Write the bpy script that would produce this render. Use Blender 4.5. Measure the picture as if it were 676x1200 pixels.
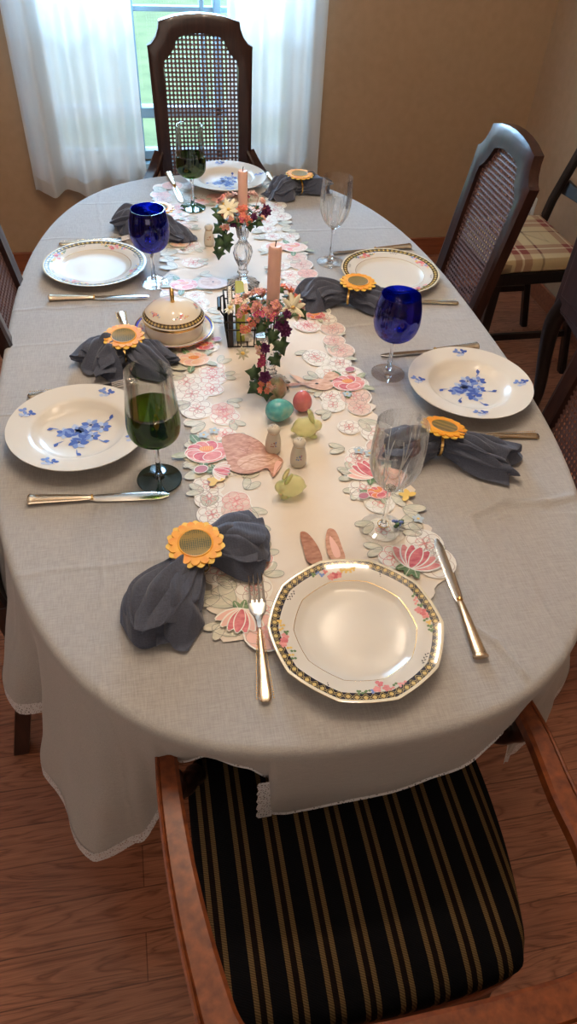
import bpy, bmesh, math, random
from math import sin, cos, pi, radians as rad
from mathutils import Vector, Matrix, noise

S = bpy.context.scene
C = S.collection
for o in list(bpy.data.objects): bpy.data.objects.remove(o)

# ------------------------------------------------------------------ camera
cam_data = bpy.data.cameras.new('camera')
cam = bpy.data.objects.new('camera', cam_data); C.objects.link(cam)
cR = Vector((0.98113, -0.18752, 0.04703)); cF = Vector((0.16565, 0.68997, -0.70463))
cR.normalize(); cF.normalize(); cU = cR.cross(cF).normalized()
cam.matrix_world = Matrix(((cR.x, cU.x, -cF.x, -0.22278), (cR.y, cU.y, -cF.y, -1.33488), (cR.z, cU.z, -cF.z, 1.56), (0, 0, 0, 1)))
cam_data.sensor_fit = 'VERTICAL'; cam_data.sensor_height = 36; cam_data.sensor_width = 36
cam_data.lens = 24.6; cam_data.clip_start = 0.02
S.camera = cam

# ------------------------------------------------------------------ world, lights, exposure
W = bpy.data.worlds.new('world'); S.world = W; W.use_nodes = True
wn = W.node_tree.nodes; wl = W.node_tree.links
bg = wn['Background']; bg.inputs[0].default_value = (0.62, 0.82, 1.0, 1); bg.inputs[1].default_value = 6.0

def point_lamp(name, loc, energy, col, r):
    d = bpy.data.lights.new(name, 'POINT'); d.energy = energy; d.color = col; d.shadow_soft_size = r
    o = bpy.data.objects.new(name, d); C.objects.link(o); o.location = loc; return o
for k in range(4):
    a = rad(45 + 90*k)
    point_lamp('assumed_chandelier_bulb', (0.04 + 0.30*cos(a), -0.14 + 0.30*sin(a), 1.98), 8.8, (1.0, 0.80, 0.60), 0.035)  # unseen chandelier, assumed from how the shadows fall on the table
def area(name, loc, rot, sx, sy, energy, col):
    d = bpy.data.lights.new(name, 'AREA'); d.shape = 'RECTANGLE'; d.size = sx; d.size_y = sy; d.energy = energy; d.color = col
    o = bpy.data.objects.new(name, d); C.objects.link(o); o.location = loc; o.rotation_euler = rot; return o
# added fill lamps by the left wall and behind the camera, no openings there
area('left_fill_light', (-2.24, -.5, 1.5), (0, rad(-90), 0), 1.3, 1.3, 4, (0.95, 0.93, 0.95))
area('rear_fill_light', (-0.6, -3.0, 1.9), (rad(75), 0, 0), 1.6, 1.4, 11, (1.0, 0.86, 0.74))
# added area lamp standing in for bright sky, outside the upper window, above view
area('window_fill_light', (-0.03, 2.20, 1.66), (rad(-78), 0, 0), 1.2, 0.95, 185, (0.34, 0.64, 1.0))

S.view_settings.view_transform = 'Standard'; S.view_settings.look = 'None'
S.view_settings.gamma = 1; S.view_settings.use_curve_mapping = False
S.view_settings.exposure = 0.1

# ------------------------------------------------------------------ materials
def nodes(m): return m.node_tree.nodes, m.node_tree.links
def mat(name, col, rough=0.5, metal=0.0, spec=0.5, coat=0, trans=0, ior=1.45, sheen=0):
    m = bpy.data.materials.new(name); m.use_nodes = True
    b = m.node_tree.nodes['Principled BSDF']
    b.inputs['Base Color'].default_value = (*col, 1); b.inputs['Roughness'].default_value = rough
    b.inputs['Metallic'].default_value = metal; b.inputs['Specular IOR Level'].default_value = spec
    b.inputs['Coat Weight'].default_value = coat; b.inputs['Transmission Weight'].default_value = trans
    b.inputs['IOR'].default_value = ior; b.inputs['Sheen Weight'].default_value = sheen
    return m
def P(m): return m.node_tree.nodes['Principled BSDF']
def N(m, t, **k):
    n = m.node_tree.nodes.new(t)
    for a, v in k.items():
        if hasattr(n, a): setattr(n, a, v)
        else: n.inputs[a].default_value = v
    return n
def L(m, a, b): m.node_tree.links.new(a, b)
def coords(m, scale=(1, 1, 1), rot=(0, 0, 0), kind='Object'):
    t = N(m, 'ShaderNodeTexCoord'); mp = N(m, 'ShaderNodeMapping')
    mp.inputs['Scale'].default_value = scale; mp.inputs['Rotation'].default_value = rot
    L(m, t.outputs[kind], mp.inputs[0]); return mp.outputs[0]
def ramp(m, fac, stops, interp='LINEAR'):
    r = N(m, 'ShaderNodeValToRGB'); e = r.color_ramp.elements; r.color_ramp.interpolation = interp
    while len(e) < len(stops): e.new(0.5)
    for i, (p, c) in enumerate(stops): e[i].position = p; e[i].color = (*c, 1)
    L(m, fac, r.inputs[0]); return r.outputs[0]
def math_(m, op, a, b=None, c=None):
    n = N(m, 'ShaderNodeMath', operation=op)
    for i, v in enumerate((a, b, c)):
        if v is None: continue
        if isinstance(v, (int, float)): n.inputs[i].default_value = v
        else: L(m, v, n.inputs[i])
    return n.outputs[0]
def bump(m, h, strength=0.3, dist=0.002):
    b = N(m, 'ShaderNodeBump'); b.inputs['Strength'].default_value = strength; b.inputs['Distance'].default_value = dist
    L(m, h, b.inputs['Height']); L(m, b.outputs[0], P(m).inputs['Normal']); return b
def noisy(m, cols, scale, aniso=(1, 1, 1), detail=4, bumpk=0, dist=0.002, rough=0.5):
    v = coords(m, aniso); n = N(m, 'ShaderNodeTexNoise'); n.inputs['Scale'].default_value = scale
    n.inputs['Detail'].default_value = detail; n.inputs['Roughness'].default_value = rough; L(m, v, n.inputs[0])
    k = len(cols); c = ramp(m, n.outputs[0], [(0.3 + 0.4*i/(k-1), cols[i]) for i in range(k)])
    L(m, c, P(m).inputs['Base Color'])
    if bumpk: bump(m, n.outputs[0], bumpk, dist)
    return m
M = {}
def wood(name, dark, light, rough=0.28, scale=1.0, axis=(30, 30, 1.6)):
    m = mat(name, light, rough, coat=0.15)
    return noisy(m, [dark, light], 3.0*scale, axis, 6, 0.08, 0.001)
M['chair_wood'] = wood('dark walnut', (0.016, 0.006, 0.005), (0.042, 0.015, 0.010), 0.28)
M['oak_wood'] = wood('orange walnut', (0.11, 0.024, 0.006), (0.24, 0.062, 0.016), 0.36)
M['black_wood'] = wood('black wood', (0.009, 0.006, 0.005), (0.02, 0.013, 0.011), 0.3)
M['server_wood'] = wood('mahogany', (0.022, 0.009, 0.008), (0.045, 0.019, 0.017), 0.35)
M['cane'] = mat('cane', (0.10, 0.048, 0.042), 0.4)
M['wall'] = noisy(mat('tan wall paint', (0.36, 0.23, 0.12), 0.75), [(0.395, 0.26, 0.15), (0.43, 0.285, 0.17)], 30, bumpk=0.15, dist=0.001)
M['ceiling'] = mat('ceiling paint', (0.75, 0.7, 0.62), 0.9)
M['baseboard'] = wood('stained baseboard', (0.22, 0.065, 0.03), (0.34, 0.11, 0.05), 0.35, 1, (2, 30, 30))
M['window_white'] = mat('painted window frame', (0.33, 0.5, 0.62), 0.5)
M['cushion'] = mat('cushion', (0.5, 0.4, 0.25), 0.9)

# floor: oak planks along X
m = M['floor'] = mat('red oak planks', (0.3, 0.12, 0.06), 0.33, coat=0.15)
v = coords(m)
br = N(m, 'ShaderNodeTexBrick'); L(m, v, br.inputs[0]); br.offset = 0.37
for k_, val in (('Scale', 1.0), ('Mortar Size', 0.0012), ('Brick Width', 0.95), ('Row Height', 0.083), ('Bias', 0.0)): br.inputs[k_].default_value = val
br.inputs['Color1'].default_value = (0.37, 0.135, 0.07, 1); br.inputs['Color2'].default_value = (0.48, 0.19, 0.10, 1); br.inputs['Mortar'].default_value = (0.20, 0.07, 0.035, 1)
v2 = coords(m, (0.9, 7.5, 1)); wv = N(m, 'ShaderNodeTexNoise'); L(m, v2, wv.inputs[0]); wv.inputs['Scale'].default_value = 2.2; wv.inputs['Detail'].default_value = 3; wv.inputs['Distortion'].default_value = 1.2
rings = math_(m, 'FRACT', math_(m, 'MULTIPLY', wv.outputs[0], 9.0))
g = ramp(m, rings, [(0, (0.42, 0.36, 0.32)), (0.16, (0.8, 0.78, 0.76)), (0.75, (1.0, 1.0, 1.0)), (1, (0.5, 0.45, 0.42))])
v3 = coords(m, (4, 160, 1)); fn = N(m, 'ShaderNodeTexNoise'); L(m, v3, fn.inputs[0]); fn.inputs['Scale'].default_value = 3
g2 = ramp(m, fn.outputs[0], [(0.35, (0.72, 0.72, 0.72)), (0.6, (1.06, 1.06, 1.06))])
mx = N(m, 'ShaderNodeMixRGB', blend_type='MULTIPLY'); mx.inputs[0].default_value = 0.85; L(m, br.outputs[0], mx.inputs[1]); L(m, g, mx.inputs[2])
mx2 = N(m, 'ShaderNodeMixRGB', blend_type='MULTIPLY'); mx2.inputs[0].default_value = 0.8; L(m, mx.outputs[0], mx2.inputs[1]); L(m, g2, mx2.inputs[2])
L(m, mx2.outputs[0], P(m).inputs['Base Color']); bump(m, rings, 0.06, 0.001)

def weave(name, c1, c2, scale, rough=0.85, bk=0.35, sheen=0.2):
    m = mat(name, c1, rough, sheen=sheen)
    v = coords(m)
    a = N(m, 'ShaderNodeTexNoise'); a.inputs['Scale'].default_value = scale; mp = coords(m, (1, 0.06, 1)); L(m, mp, a.inputs[0])
    b = N(m, 'ShaderNodeTexNoise'); b.inputs['Scale'].default_value = scale; mp2 = coords(m, (0.06, 1, 1)); L(m, mp2, b.inputs[0])
    s = math_(m, 'ADD', a.outputs[0], b.outputs[0]); s = math_(m, 'MULTIPLY', s, 0.5)
    c = ramp(m, s, [(0.36, c2), (0.62, c1)]); L(m, c, P(m).inputs['Base Color'])
    return m, s
m, s = weave('grey linen', (0.42, 0.395, 0.37), (0.325, 0.306, 0.286), 900)
M['linen'] = m
# crumples and pressed-in fold lines of the cloth, as bump height
cn = N(m, 'ShaderNodeTexNoise'); cn.inputs['Scale'].default_value = 6; cn.inputs['Detail'].default_value = 3; L(m, coords(m), cn.inputs[0])
sx = N(m, 'ShaderNodeSeparateXYZ'); L(m, coords(m), sx.inputs[0])
tot = math_(m, 'MULTIPLY', s, 0.10)
tot = math_(m, 'ADD', tot, math_(m, 'MULTIPLY', cn.outputs[0], 1.6))
wob = math_(m, 'MULTIPLY', math_(m, 'SUBTRACT', cn.outputs[0], 0.5), 0.05)
for axis, pos, w, amp in ((1, -0.62, 0.006, 0.3), (1, -0.22, 0.005, 0.5), (1, 0.16, 0.005, 0.6), (1, 0.52, 0.005, 0.5), (1, 0.01, .005, .3), (0, 0.30, 0.006, 0.4), (0, -0.33, 0.005, 0.35), (1, 0.75, 0.005, 0.4)):
    d = math_(m, 'SUBTRACT', math_(m, 'ADD', sx.outputs[axis], wob), pos)
    d = math_(m, 'DIVIDE', d, w); d = math_(m, 'MULTIPLY', d, d); d = math_(m, 'MULTIPLY', d, -1.0)
    tot = math_(m, 'ADD', tot, math_(m, 'MULTIPLY', math_(m, 'EXPONENT', d), amp))
bump(m, tot, 0.75, 0.003)
M['lace'] = m = mat('lace', (0.62, 0.6, 0.6), 0.8)
vo = N(m, 'ShaderNodeTexVoronoi'); vo.inputs['Scale'].default_value = 230; vo.feature = 'DISTANCE_TO_EDGE'; L(m, coords(m), vo.inputs[0])
L(m, ramp(m, vo.outputs[0], [(0.0, (1, 1, 1)), (0.22, (1, 1, 1)), (0.3, (0.25, 0.25, 0.25)), (1, (0.2, 0.2, 0.2))]), P(m).inputs['Alpha'])
m, s = weave('slate napkin', (0.078, 0.087, 0.125), (0.048, 0.054, 0.078), 900); bump(m, s, 0.3, 0.001); M['napkin'] = m
wv = N(m, 'ShaderNodeTexWave'); wv.inputs['Scale'].default_value = 75; wv.inputs['Distortion'].default_value = 3; L(m, coords(m, (1, .6, 1)), wv.inputs[0])
bump(m, wv.outputs[0], 0.14, 0.001)
M['runner'] = noisy(mat('cream satin', (0.72, 0.63, 0.52), 0.6, sheen=0.3), [(0.70, 0.60, 0.49), (0.76, 0.67, 0.56)], 14, bumpk=0.25, dist=0.002)
M['curtain'] = m = mat('white curtain', (0.82, 0.84, 0.82), 0.9)
tr = N(m, 'ShaderNodeBsdfTranslucent'); tr.inputs[0].default_value = (0.66, 0.58, 0.52, 1)
tp = N(m, 'ShaderNodeBsdfTransparent'); mix = N(m, 'ShaderNodeMixShader'); mix.inputs[0].default_value = 0.42
L(m, P(m).outputs[0], mix.inputs[1]); L(m, tr.outputs[0], mix.inputs[2])
mix2 = N(m, 'ShaderNodeMixShader'); mix2.inputs[0].default_value = 0.05; L(m, mix.outputs[0], mix2.inputs[1]); L(m, tp.outputs[0], mix2.inputs[2])
L(m, mix2.outputs[0], m.node_tree.nodes['Material Output'].inputs[0])
M['china'] = mat('china', (0.68, 0.63, 0.55), 0.2, spec=0.35)
M['china_dish'] = mat('cream glazed china', (0.74, 0.66, 0.54), 0.12, spec=0.5)
M['gold'] = mat('gold', (0.78, 0.5, 0.18), 0.22, 1.0)
M['silver'] = mat('silver', (0.66, 0.62, 0.57), 0.2, 1.0)
M['gilt_silver'] = mat('gilt silver', (0.74, 0.60, 0.44), 0.24, 1.0)
def band(name, n, c0, c1, c2, r0, r1):
    """black and gold chain border, painted round the rim (object space polar pattern)"""
    m = mat(name, c1, 0.15, coat=0.4)
    s = N(m, 'ShaderNodeSeparateXYZ'); L(m, coords(m), s.inputs[0])
    an = math_(m, 'ARCTAN2', s.outputs[1], s.outputs[0]); w = math_(m, 'SINE', math_(m, 'MULTIPLY', an, float(n)))
    r = math_(m, 'SQRT', math_(m, 'ADD', math_(m, 'MULTIPLY', s.outputs[0], s.outputs[0]), math_(m, 'MULTIPLY', s.outputs[1], s.outputs[1])))
    q = math_(m, 'DIVIDE', math_(m, 'SUBTRACT', r, r0), r1 - r0)      # 0..1 across the band
    mid = math_(m, 'ABSOLUTE', math_(m, 'SUBTRACT', q, 0.5))
    k = math_(m, 'ADD', math_(m, 'MULTIPLY', w, 0.22), 0.24); k = math_(m, 'SUBTRACT', k, mid)
    c = ramp(m, math_(m, 'ADD', k, 0.5), [(0.0, c1), (0.40, c2), (0.47, c1), (0.66, c0), (0.8, c2)], 'CONSTANT')
    L(m, c, P(m).inputs['Base Color']); return m
M['band'] = band('gilt chain border', 62, (0.55, 0.38, 0.12), (0.025, 0.022, 0.03), (0.62, 0.46, 0.17), 0.106, 0.117)
M['band_small'] = band('slim gilt border', 46, (0.55, 0.38, 0.12), (0.03, 0.025, 0.03), (0.6, 0.42, 0.16), 0.0585, 0.0640)
M['cobalt_rim'] = mat('blue painted rim', (0.10, 0.13, 0.62), 0.15, coat=0.4)
for nm, c in dict(pink=(0.62, 0.12, 0.14), rose=(0.72, 0.26, 0.24), blush=(0.78, 0.46, 0.38), deep=(0.5, 0.06, 0.07), white=(0.8, 0.76, 0.68),
                  leaf=(0.10, 0.19, 0.08), sage=(0.36, 0.38, 0.26), palesage=(0.52, 0.5, 0.38), peach=(0.80, 0.5, 0.33), mauve=(0.45, 0.16, 0.2),
                  palepink=(0.75, 0.52, 0.44), stitch=(0.45, 0.33, 0.28), brown=(0.42, 0.19, 0.11), tan=(0.62, 0.34, 0.22), fawn=(0.68, 0.43, 0.3),
                  yellow=(0.75, 0.5, 0.12), ink=(0.03, 0.02, 0.02), paleblue=(0.42, 0.5, 0.55), orange=(0.75, 0.22, 0.08), grey=(0.2, 0.2, 0.18),
                  blue=(0.05, 0.1, 0.38), midblue=(0.16, 0.24, 0.52), lightblue=(0.4, 0.47, 0.62), navy=(0.02, 0.035, 0.14), green=(0.12, 0.2, 0.07)).items():
    M[nm] = mat('painted ' + nm, c, 0.5)
M['ivy'] = noisy(mat('ivy leaf', (0.04, 0.09, 0.03), 0.5), [(0.022, 0.05, 0.02), (0.07, 0.13, 0.045)], 60)
M['petal_white'] = mat('cream petal', (0.78, 0.72, 0.52), 0.6)
M['petal_coral'] = mat('coral petal', (0.75, 0.22, 0.15), 0.6)
M['petal_pink'] = mat('pink petal', (0.68, 0.3, 0.27), 0.6)
M['petal_magenta'] = mat('magenta petal', (0.5, 0.07, 0.15), 0.6)
M['petal_purple'] = mat('purple petal', (0.13, 0.02, 0.09), 0.6)
M['petal_blush'] = mat('blush petal', (0.8, 0.5, 0.42), 0.6)
M['wax'] = mat('pink wax', (0.78, 0.47, 0.37), 0.45); P(M['wax']).inputs['Subsurface Weight'].default_value = 0.25; P(M['wax']).inputs['Subsurface Radius'].default_value = (0.01, 0.004, 0.003)
M['wick'] = mat('charred wick', (0.02, 0.015, 0.012), 0.9)
M['crystal'] = mat('lead crystal', (0.97, 0.98, 1.0), 0.03, trans=1, ior=1.5)
def thin_glass(name, tint, gloss=0.10, rough=0.02):
    """thin blown glass: straight-through tint plus fresnel gloss"""
    m = bpy.data.materials.new(name); m.use_nodes = True; m.node_tree.nodes.remove(P(m))
    a = N(m, 'ShaderNodeBsdfTransparent'); a.inputs[0].default_value = (*tint, 1)
    g = N(m, 'ShaderNodeBsdfGlossy'); g.inputs['Roughness'].default_value = rough; g.inputs[0].default_value = (1, 1, 1, 1)
    lw = N(m, 'ShaderNodeLayerWeight'); lw.inputs[0].default_value = 0.28
    f = math_(m, 'ADD', math_(m, 'MULTIPLY', lw.outputs['Fresnel'], 0.62), gloss*0.12)
    mx = N(m, 'ShaderNodeMixShader'); L(m, f, mx.inputs[0]); L(m, a.outputs[0], mx.inputs[1]); L(m, g.outputs[0], mx.inputs[2])
    L(m, mx.outputs[0], m.node_tree.nodes['Material Output'].inputs[0]); return m
M['clear'] = thin_glass('clear blown glass', (0.985, 0.99, 0.99), 0.14)
M['cobalt'] = thin_glass('cobalt blown glass', (0.04, 0.105, 0.72), 0.3)
M['green_glass'] = thin_glass('green glass', (0.20, 0.33, 0.055), 0.3)
M['dark_green'] = mat('black green glass', (0.006, 0.016, 0.010), 0.04, coat=0.5)
M['green_foot'] = mat('bottle green glass', (0.02, 0.09, 0.05), 0.04, coat=0.5)
M['cut'] = m = mat('cut facets', (0.9, 0.88, 0.84), 0.25); P(m).inputs['Alpha'].default_value = 0.6
M['frosted'] = mat('frosted green glass', (0.86, 0.86, 0.50), 0.3, trans=0.7, ior=1.2)
P(M['frosted']).inputs['Subsurface Weight'].default_value = 0.3
M['egg_teal'] = noisy(mat('turquoise glaze', (0.05, 0.35, 0.38), 0.18, coat=0.6), [(0.05, 0.27, 0.33), (0.10, 0.42, 0.42), (0.28, 0.52, 0.44)], 40)
M['egg_pink'] = noisy(mat('coral glaze', (0.62, 0.09, 0.1), 0.18, coat=0.6), [(0.55, 0.11, 0.13), (0.70, 0.22, 0.20)], 45)
M['egg_stone'] = noisy(mat('marbled stone', (0.3, 0.25, 0.12), 0.22, coat=0.4), [(0.10, 0.12, 0.045), (0.30, 0.25, 0.13), (0.42, 0.25, 0.16), (0.5, 0.4, 0.25)], 55, detail=6)
M['shaker'] = mat('cream china shaker', (0.62, 0.55, 0.44), 0.3, coat=0.3)
M['iron'] = mat('black wire', (0.02, 0.017, 0.015), 0.4, 0.6)
M['packet'] = mat('olive green card', (0.42, 0.42, 0.07), 0.6)
M['paper'] = mat('white paper', (0.75, 0.7, 0.6), 0.8)
M['sun_petal'] = noisy(mat('sunflower petal', (0.82, 0.33, 0.03), 0.45), [(0.8, 0.27, 0.02), (0.86, 0.44, 0.04)], 60)
M['sun_petal_pale'] = mat('pale sunflower petal', (0.83, 0.53, 0.08), 0.45)
M['sun_disc'] = m = mat('sunflower disc mesh', (0.1, 0.1, 0.04), 0.7)
vo = N(m, 'ShaderNodeTexVoronoi'); vo.inputs['Scale'].default_value = 330; vo.inputs['Randomness'].default_value = 0.1; L(m, coords(m), vo.inputs[0])
L(m, ramp(m, vo.outputs[0], [(0, (0.03, 0.05, 0.03)), (0.35, (0.05, 0.07, 0.035)), (0.5, (0.3, 0.2, 0.05))]), P(m).inputs['Base Color'])
for nm, c0, c1 in (('tan', (0.40, 0.16, 0.09), (0.64, 0.36, 0.24)), ('brown', (0.30, 0.11, 0.06), (0.5, 0.24, 0.15)), ('fawn', (0.52, 0.26, 0.16), (0.76, 0.52, 0.38)), ('rose', (0.62, 0.17, 0.17), (0.78, 0.36, 0.32)), ('pink', (0.52, 0.07, 0.10), (0.70, 0.22, 0.22)), ('leaf', (0.06, 0.13, 0.05), (0.2, 0.3, 0.14)), ('sage', (0.28, 0.33, 0.2), (0.5, 0.5, 0.36)), ('palesage', (0.50, 0.50, 0.38), (0.68, 0.62, 0.5)), ('palepink', (0.68, 0.46, 0.38), (0.77, 0.60, 0.50))):
    noisy(M[nm], [c0, c1], 90, (1, 2.2, 1), 3)
# striped upholstery
def striped():
    m = mat('black and gold striped fabric', (0.01, 0.01, 0.01), 0.95, spec=0.15)
    s = N(m, 'ShaderNodeSeparateXYZ'); L(m, coords(m), s.inputs[0])
    f = math_(m, 'FRACT', math_(m, 'ADD', math_(m, 'DIVIDE', s.outputs[0], 0.0475), 10.32))
    bl = (0.007, 0.007, 0.009); go = (0.21, 0.135, 0.06); br_ = (0.016, 0.009, 0.007)
    c = ramp(m, f, [(0, bl), (0.52, go), (0.67, br_), (0.84, go), (0.985, bl)], 'CONSTANT')
    n = N(m, 'ShaderNodeTexWave'); n.inputs['Scale'].default_value = 120; n.inputs['Distortion'].default_value = 2; n.bands_direction = 'Y'; L(m, coords(m, rot=(0, 0, .5)), n.inputs[0])
    mx = N(m, 'ShaderNodeMixRGB', blend_type='MULTIPLY'); mx.inputs[0].default_value = 0.6; L(m, c, mx.inputs[1]); L(m, n.outputs[0], mx.inputs[2])
    L(m, mx.outputs[0], P(m).inputs['Base Color']); bump(m, n.outputs[0], 0.3, 0.001); return m
M['stripe'] = striped()
def plaid():
    m = mat('tan and maroon plaid', (0.5, 0.36, 0.2), 0.85)
    s = N(m, 'ShaderNodeSeparateXYZ'); L(m, coords(m), s.inputs[0]); base = None
    cols = [(0, (0.50, 0.37, 0.20)), (0.30, (0.22, 0.045, 0.03)), (0.42, (0.62, 0.5, 0.33)), (0.46, (0.22, 0.045, 0.03)), (0.60, (0.50, 0.37, 0.20)), (0.78, (0.10, 0.055, 0.03)), (0.82, (0.5, 0.37, 0.2))]
    a = ramp(m, math_(m, 'FRACT', math_(m, 'ADD', math_(m, 'MULTIPLY', s.outputs[0], 4.6), 9.86)), cols, 'CONSTANT')
    b = ramp(m, math_(m, 'FRACT', math_(m, 'ADD', math_(m, 'MULTIPLY', s.outputs[1], 4.6), 9.80)), cols, 'CONSTANT')
    mx = N(m, 'ShaderNodeMixRGB'); mx.inputs[0].default_value = 0.5; L(m, a, mx.inputs[1]); L(m, b, mx.inputs[2])
    L(m, mx.outputs[0], P(m).inputs['Base Color']); return m
M['plaid'] = plaid()

# ------------------------------------------------------------------ mesh helpers
class MB:
    def __init__(s): s.bm = bmesh.new(); s.mats = []
    def mi(s, m):
        if m is None: return 0
        m = M[m] if isinstance(m, str) else m
        if m not in s.mats: s.mats.append(m)
        return s.mats.index(m)
    def face(s, vs, k=0):
        try: f = s.bm.faces.new(vs)
        except ValueError: return None
        f.material_index = k; return f
    def box(s, x0, x1, y0, y1, z0, z1, m=None, T=None):
        k = s.mi(m); v = [Vector((x, y, z)) for z in (z0, z1) for y in (y0, y1) for x in (x0, x1)]
        if T: v = [T @ p for p in v]
        v = [s.bm.verts.new(p) for p in v]
        for q in ((0, 2, 3, 1), (4, 5, 7, 6), (0, 1, 5, 4), (2, 6, 7, 3), (0, 4, 6, 2), (1, 3, 7, 5)): s.face([v[i] for i in q], k)
    def rings(s, rs, m=None, closed=True, cap=True, loop=False):
        ms = m if isinstance(m, (list, tuple)) else [m]*(len(rs))
        V = [[s.bm.verts.new(p) for p in r] for r in rs]; n = len(V[0])
        for i in range(len(V) - (0 if loop else 1)):
            k = s.mi(ms[i]); A, B = V[i], V[(i+1) % len(V)]
            for j in range(n if closed else n-1):
                s.face([A[j], A[(j+1) % n], B[(j+1) % n], B[j]], k)
        if cap and not loop:
            s.face(V[0][::-1], s.mi(ms[0])); s.face(V[-1], s.mi(ms[-1] if ms[-1] else ms[0]))
        return V
    def lathe(s, prof, n=48, m=None, fr=None, c=(0, 0, 0), cap=True):
        rs = []
        for i, (r, z) in enumerate(prof):
            rs.append([(c[0] + r*cos(2*pi*j/n)*(fr(2*pi*j/n, i) if fr else 1), c[1] + r*sin(2*pi*j/n)*(fr(2*pi*j/n, i) if fr else 1), c[2] + z) for j in range(n)])
        s.rings(rs, m, cap=cap)
    def tube(s, pts, r, n=8, m=None, closed=False, sx=1.0, up=None):
        pts = [Vector(p) for p in pts]; N_ = len(pts); rs = []
        rr = r if isinstance(r, (list, tuple)) else [r]*N_
        u = None
        for i, p in enumerate(pts):
            if closed: t = pts[(i+1) % N_] - pts[i-1]
            else: t = pts[min(i+1, N_-1)] - pts[max(i-1, 0)]
            t.normalize()
            if up is not None: w = Vector(up)
            elif u is None: w = Vector((0, 0, 1)) if abs(t.z) < 0.9 else Vector((1, 0, 0))
            else: w = u
            u = (w - t*w.dot(t)).normalized(); b = t.cross(u)
            rs.append([p + (u*cos(2*pi*j/n) + b*sin(2*pi*j/n)*sx)*rr[i] for j in range(n)])
        s.rings(rs, m, loop=closed)
    def rect_sweep(s, pts, w, h, m=None, up=(0, 0, 1), closed=False):
        """rectangular section (w across, h along up), slightly rounded"""
        pts = [Vector(p) for p in pts]; n = len(pts); rs = []
        ws = w if isinstance(w, list) else [w]*n; hs = h if isinstance(h, list) else [h]*n
        for i, p in enumerate(pts):
            t = (pts[(i+1) % n] - pts[i-1]) if closed else pts[min(i+1, n-1)] - pts[max(i-1, 0)]
            t.normalize(); U = Vector(up); U = (U - t*U.dot(t)).normalized(); B = t.cross(U); a, b = ws[i]/2, hs[i]/2; c = min(a, b)*0.35
            rs.append([p + B*x + U*y for x, y in ((-a+c, -b), (a-c, -b), (a, -b+c), (a, b-c), (a-c, b), (-a+c, b), (-a, b-c), (-a, -b+c))])
        s.rings(rs, m, loop=closed)
    def prism(s, pts, z0, z1, m=None, T=None):
        a = [Vector((p[0], p[1], z0)) for p in pts]; b = [Vector((p[0], p[1], z1)) for p in pts]
        if T: a = [T @ p for p in a]; b = [T @ p for p in b]
        s.rings([a, b], m)
    def flat(s, pts, m, zf=0.0):
        k = s.mi(m); z = zf if callable(zf) else (lambda x, y: zf)
        return s.face([s.bm.verts.new((x, y, z(x, y))) for x, y in pts], k)
    def ball(s, c, rx, ry, rz, m=None, n=16, T=None, f=None):
        rs = []
        for i in range(1, n//2*2):
            a = pi*i/(n//2*2)
            ring = []
            for j in range(n):
                d = Vector((sin(a)*cos(2*pi*j/n), sin(a)*sin(2*pi*j/n), -cos(a)))
                q = Vector((d.x*rx, d.y*ry, d.z*rz)) * (f(d) if f else 1)
                if T: q = T @ q
                ring.append(q + Vector(c))
            rs.append(ring)
        s.rings(rs, m)
    def build(s, name, m=None, parent=None, smooth=True, angle=40, bevel=0, subd=0, thick=0, loc=None, recalc=True):
        if recalc: bmesh.ops.recalc_face_normals(s.bm, faces=s.bm.faces)
        me = bpy.data.meshes.new(name); s.bm.to_mesh(me); s.bm.free()
        mm = s.mats if s.mats else [M[m] if isinstance(m, str) else m]
        for x in mm: me.materials.append(x)
        if smooth:
            me.polygons.foreach_set('use_smooth', [True]*len(me.polygons))
            me.set_sharp_from_angle(angle=rad(angle))
        o = bpy.data.objects.new(name, me); C.objects.link(o)
        if parent: o.parent = parent
        if loc: o.location = loc
        if thick: d = o.modifiers.new('solid', 'SOLIDIFY'); d.thickness = thick; d.offset = -1
        if bevel: d = o.modifiers.new('bevel', 'BEVEL'); d.width = bevel; d.segments = 2; d.limit_method = 'ANGLE'
        if subd: d = o.modifiers.new('sub', 'SUBSURF'); d.levels = subd; d.render_levels = subd
        return o
def tag(o, label, cat, group=None):
    o['label'] = label; o['category'] = cat
    if group: o['group'] = group
    return o
def thing(name, label, cat, loc, rz=0, group=None):
    o = bpy.data.objects.new(name, None); C.objects.link(o); o.empty_display_size = 0.05
    o.location = loc; o.rotation_euler = (0, 0, rz); return tag(o, label, cat, group)
def struct(o): o['kind'] = 'structure'; return o
def dup(root, loc, rz, label, group=None):
    r = root.copy(); C.objects.link(r); r.location = loc; r.rotation_euler = (0, 0, rz); r['label'] = label
    if group: r['group'] = group
    for ch in list(root.children):
        c = ch.copy(); C.objects.link(c); c.parent = r
        for g in list(ch.children):
            d = g.copy(); C.objects.link(d); d.parent = c
    return r
def catmull(pts, k=6, closed=False):
    P_ = [Vector(p) for p in pts]; n = len(P_); out = []
    for i in range(n if closed else n-1):
        g = (lambda j: P_[j % n]) if closed else (lambda j: P_[max(0, min(n-1, j))])
        a, b, c, d = g(i-1), g(i), g(i+1), g(i+2)
        for q in range(k):
            t = q/k; out.append(0.5*((2*b) + (c-a)*t + (2*a-5*b+4*c-d)*t*t + (3*b-a-3*c+d)*t**3))
    if not closed: out.append(P_[-1])
    return out

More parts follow.
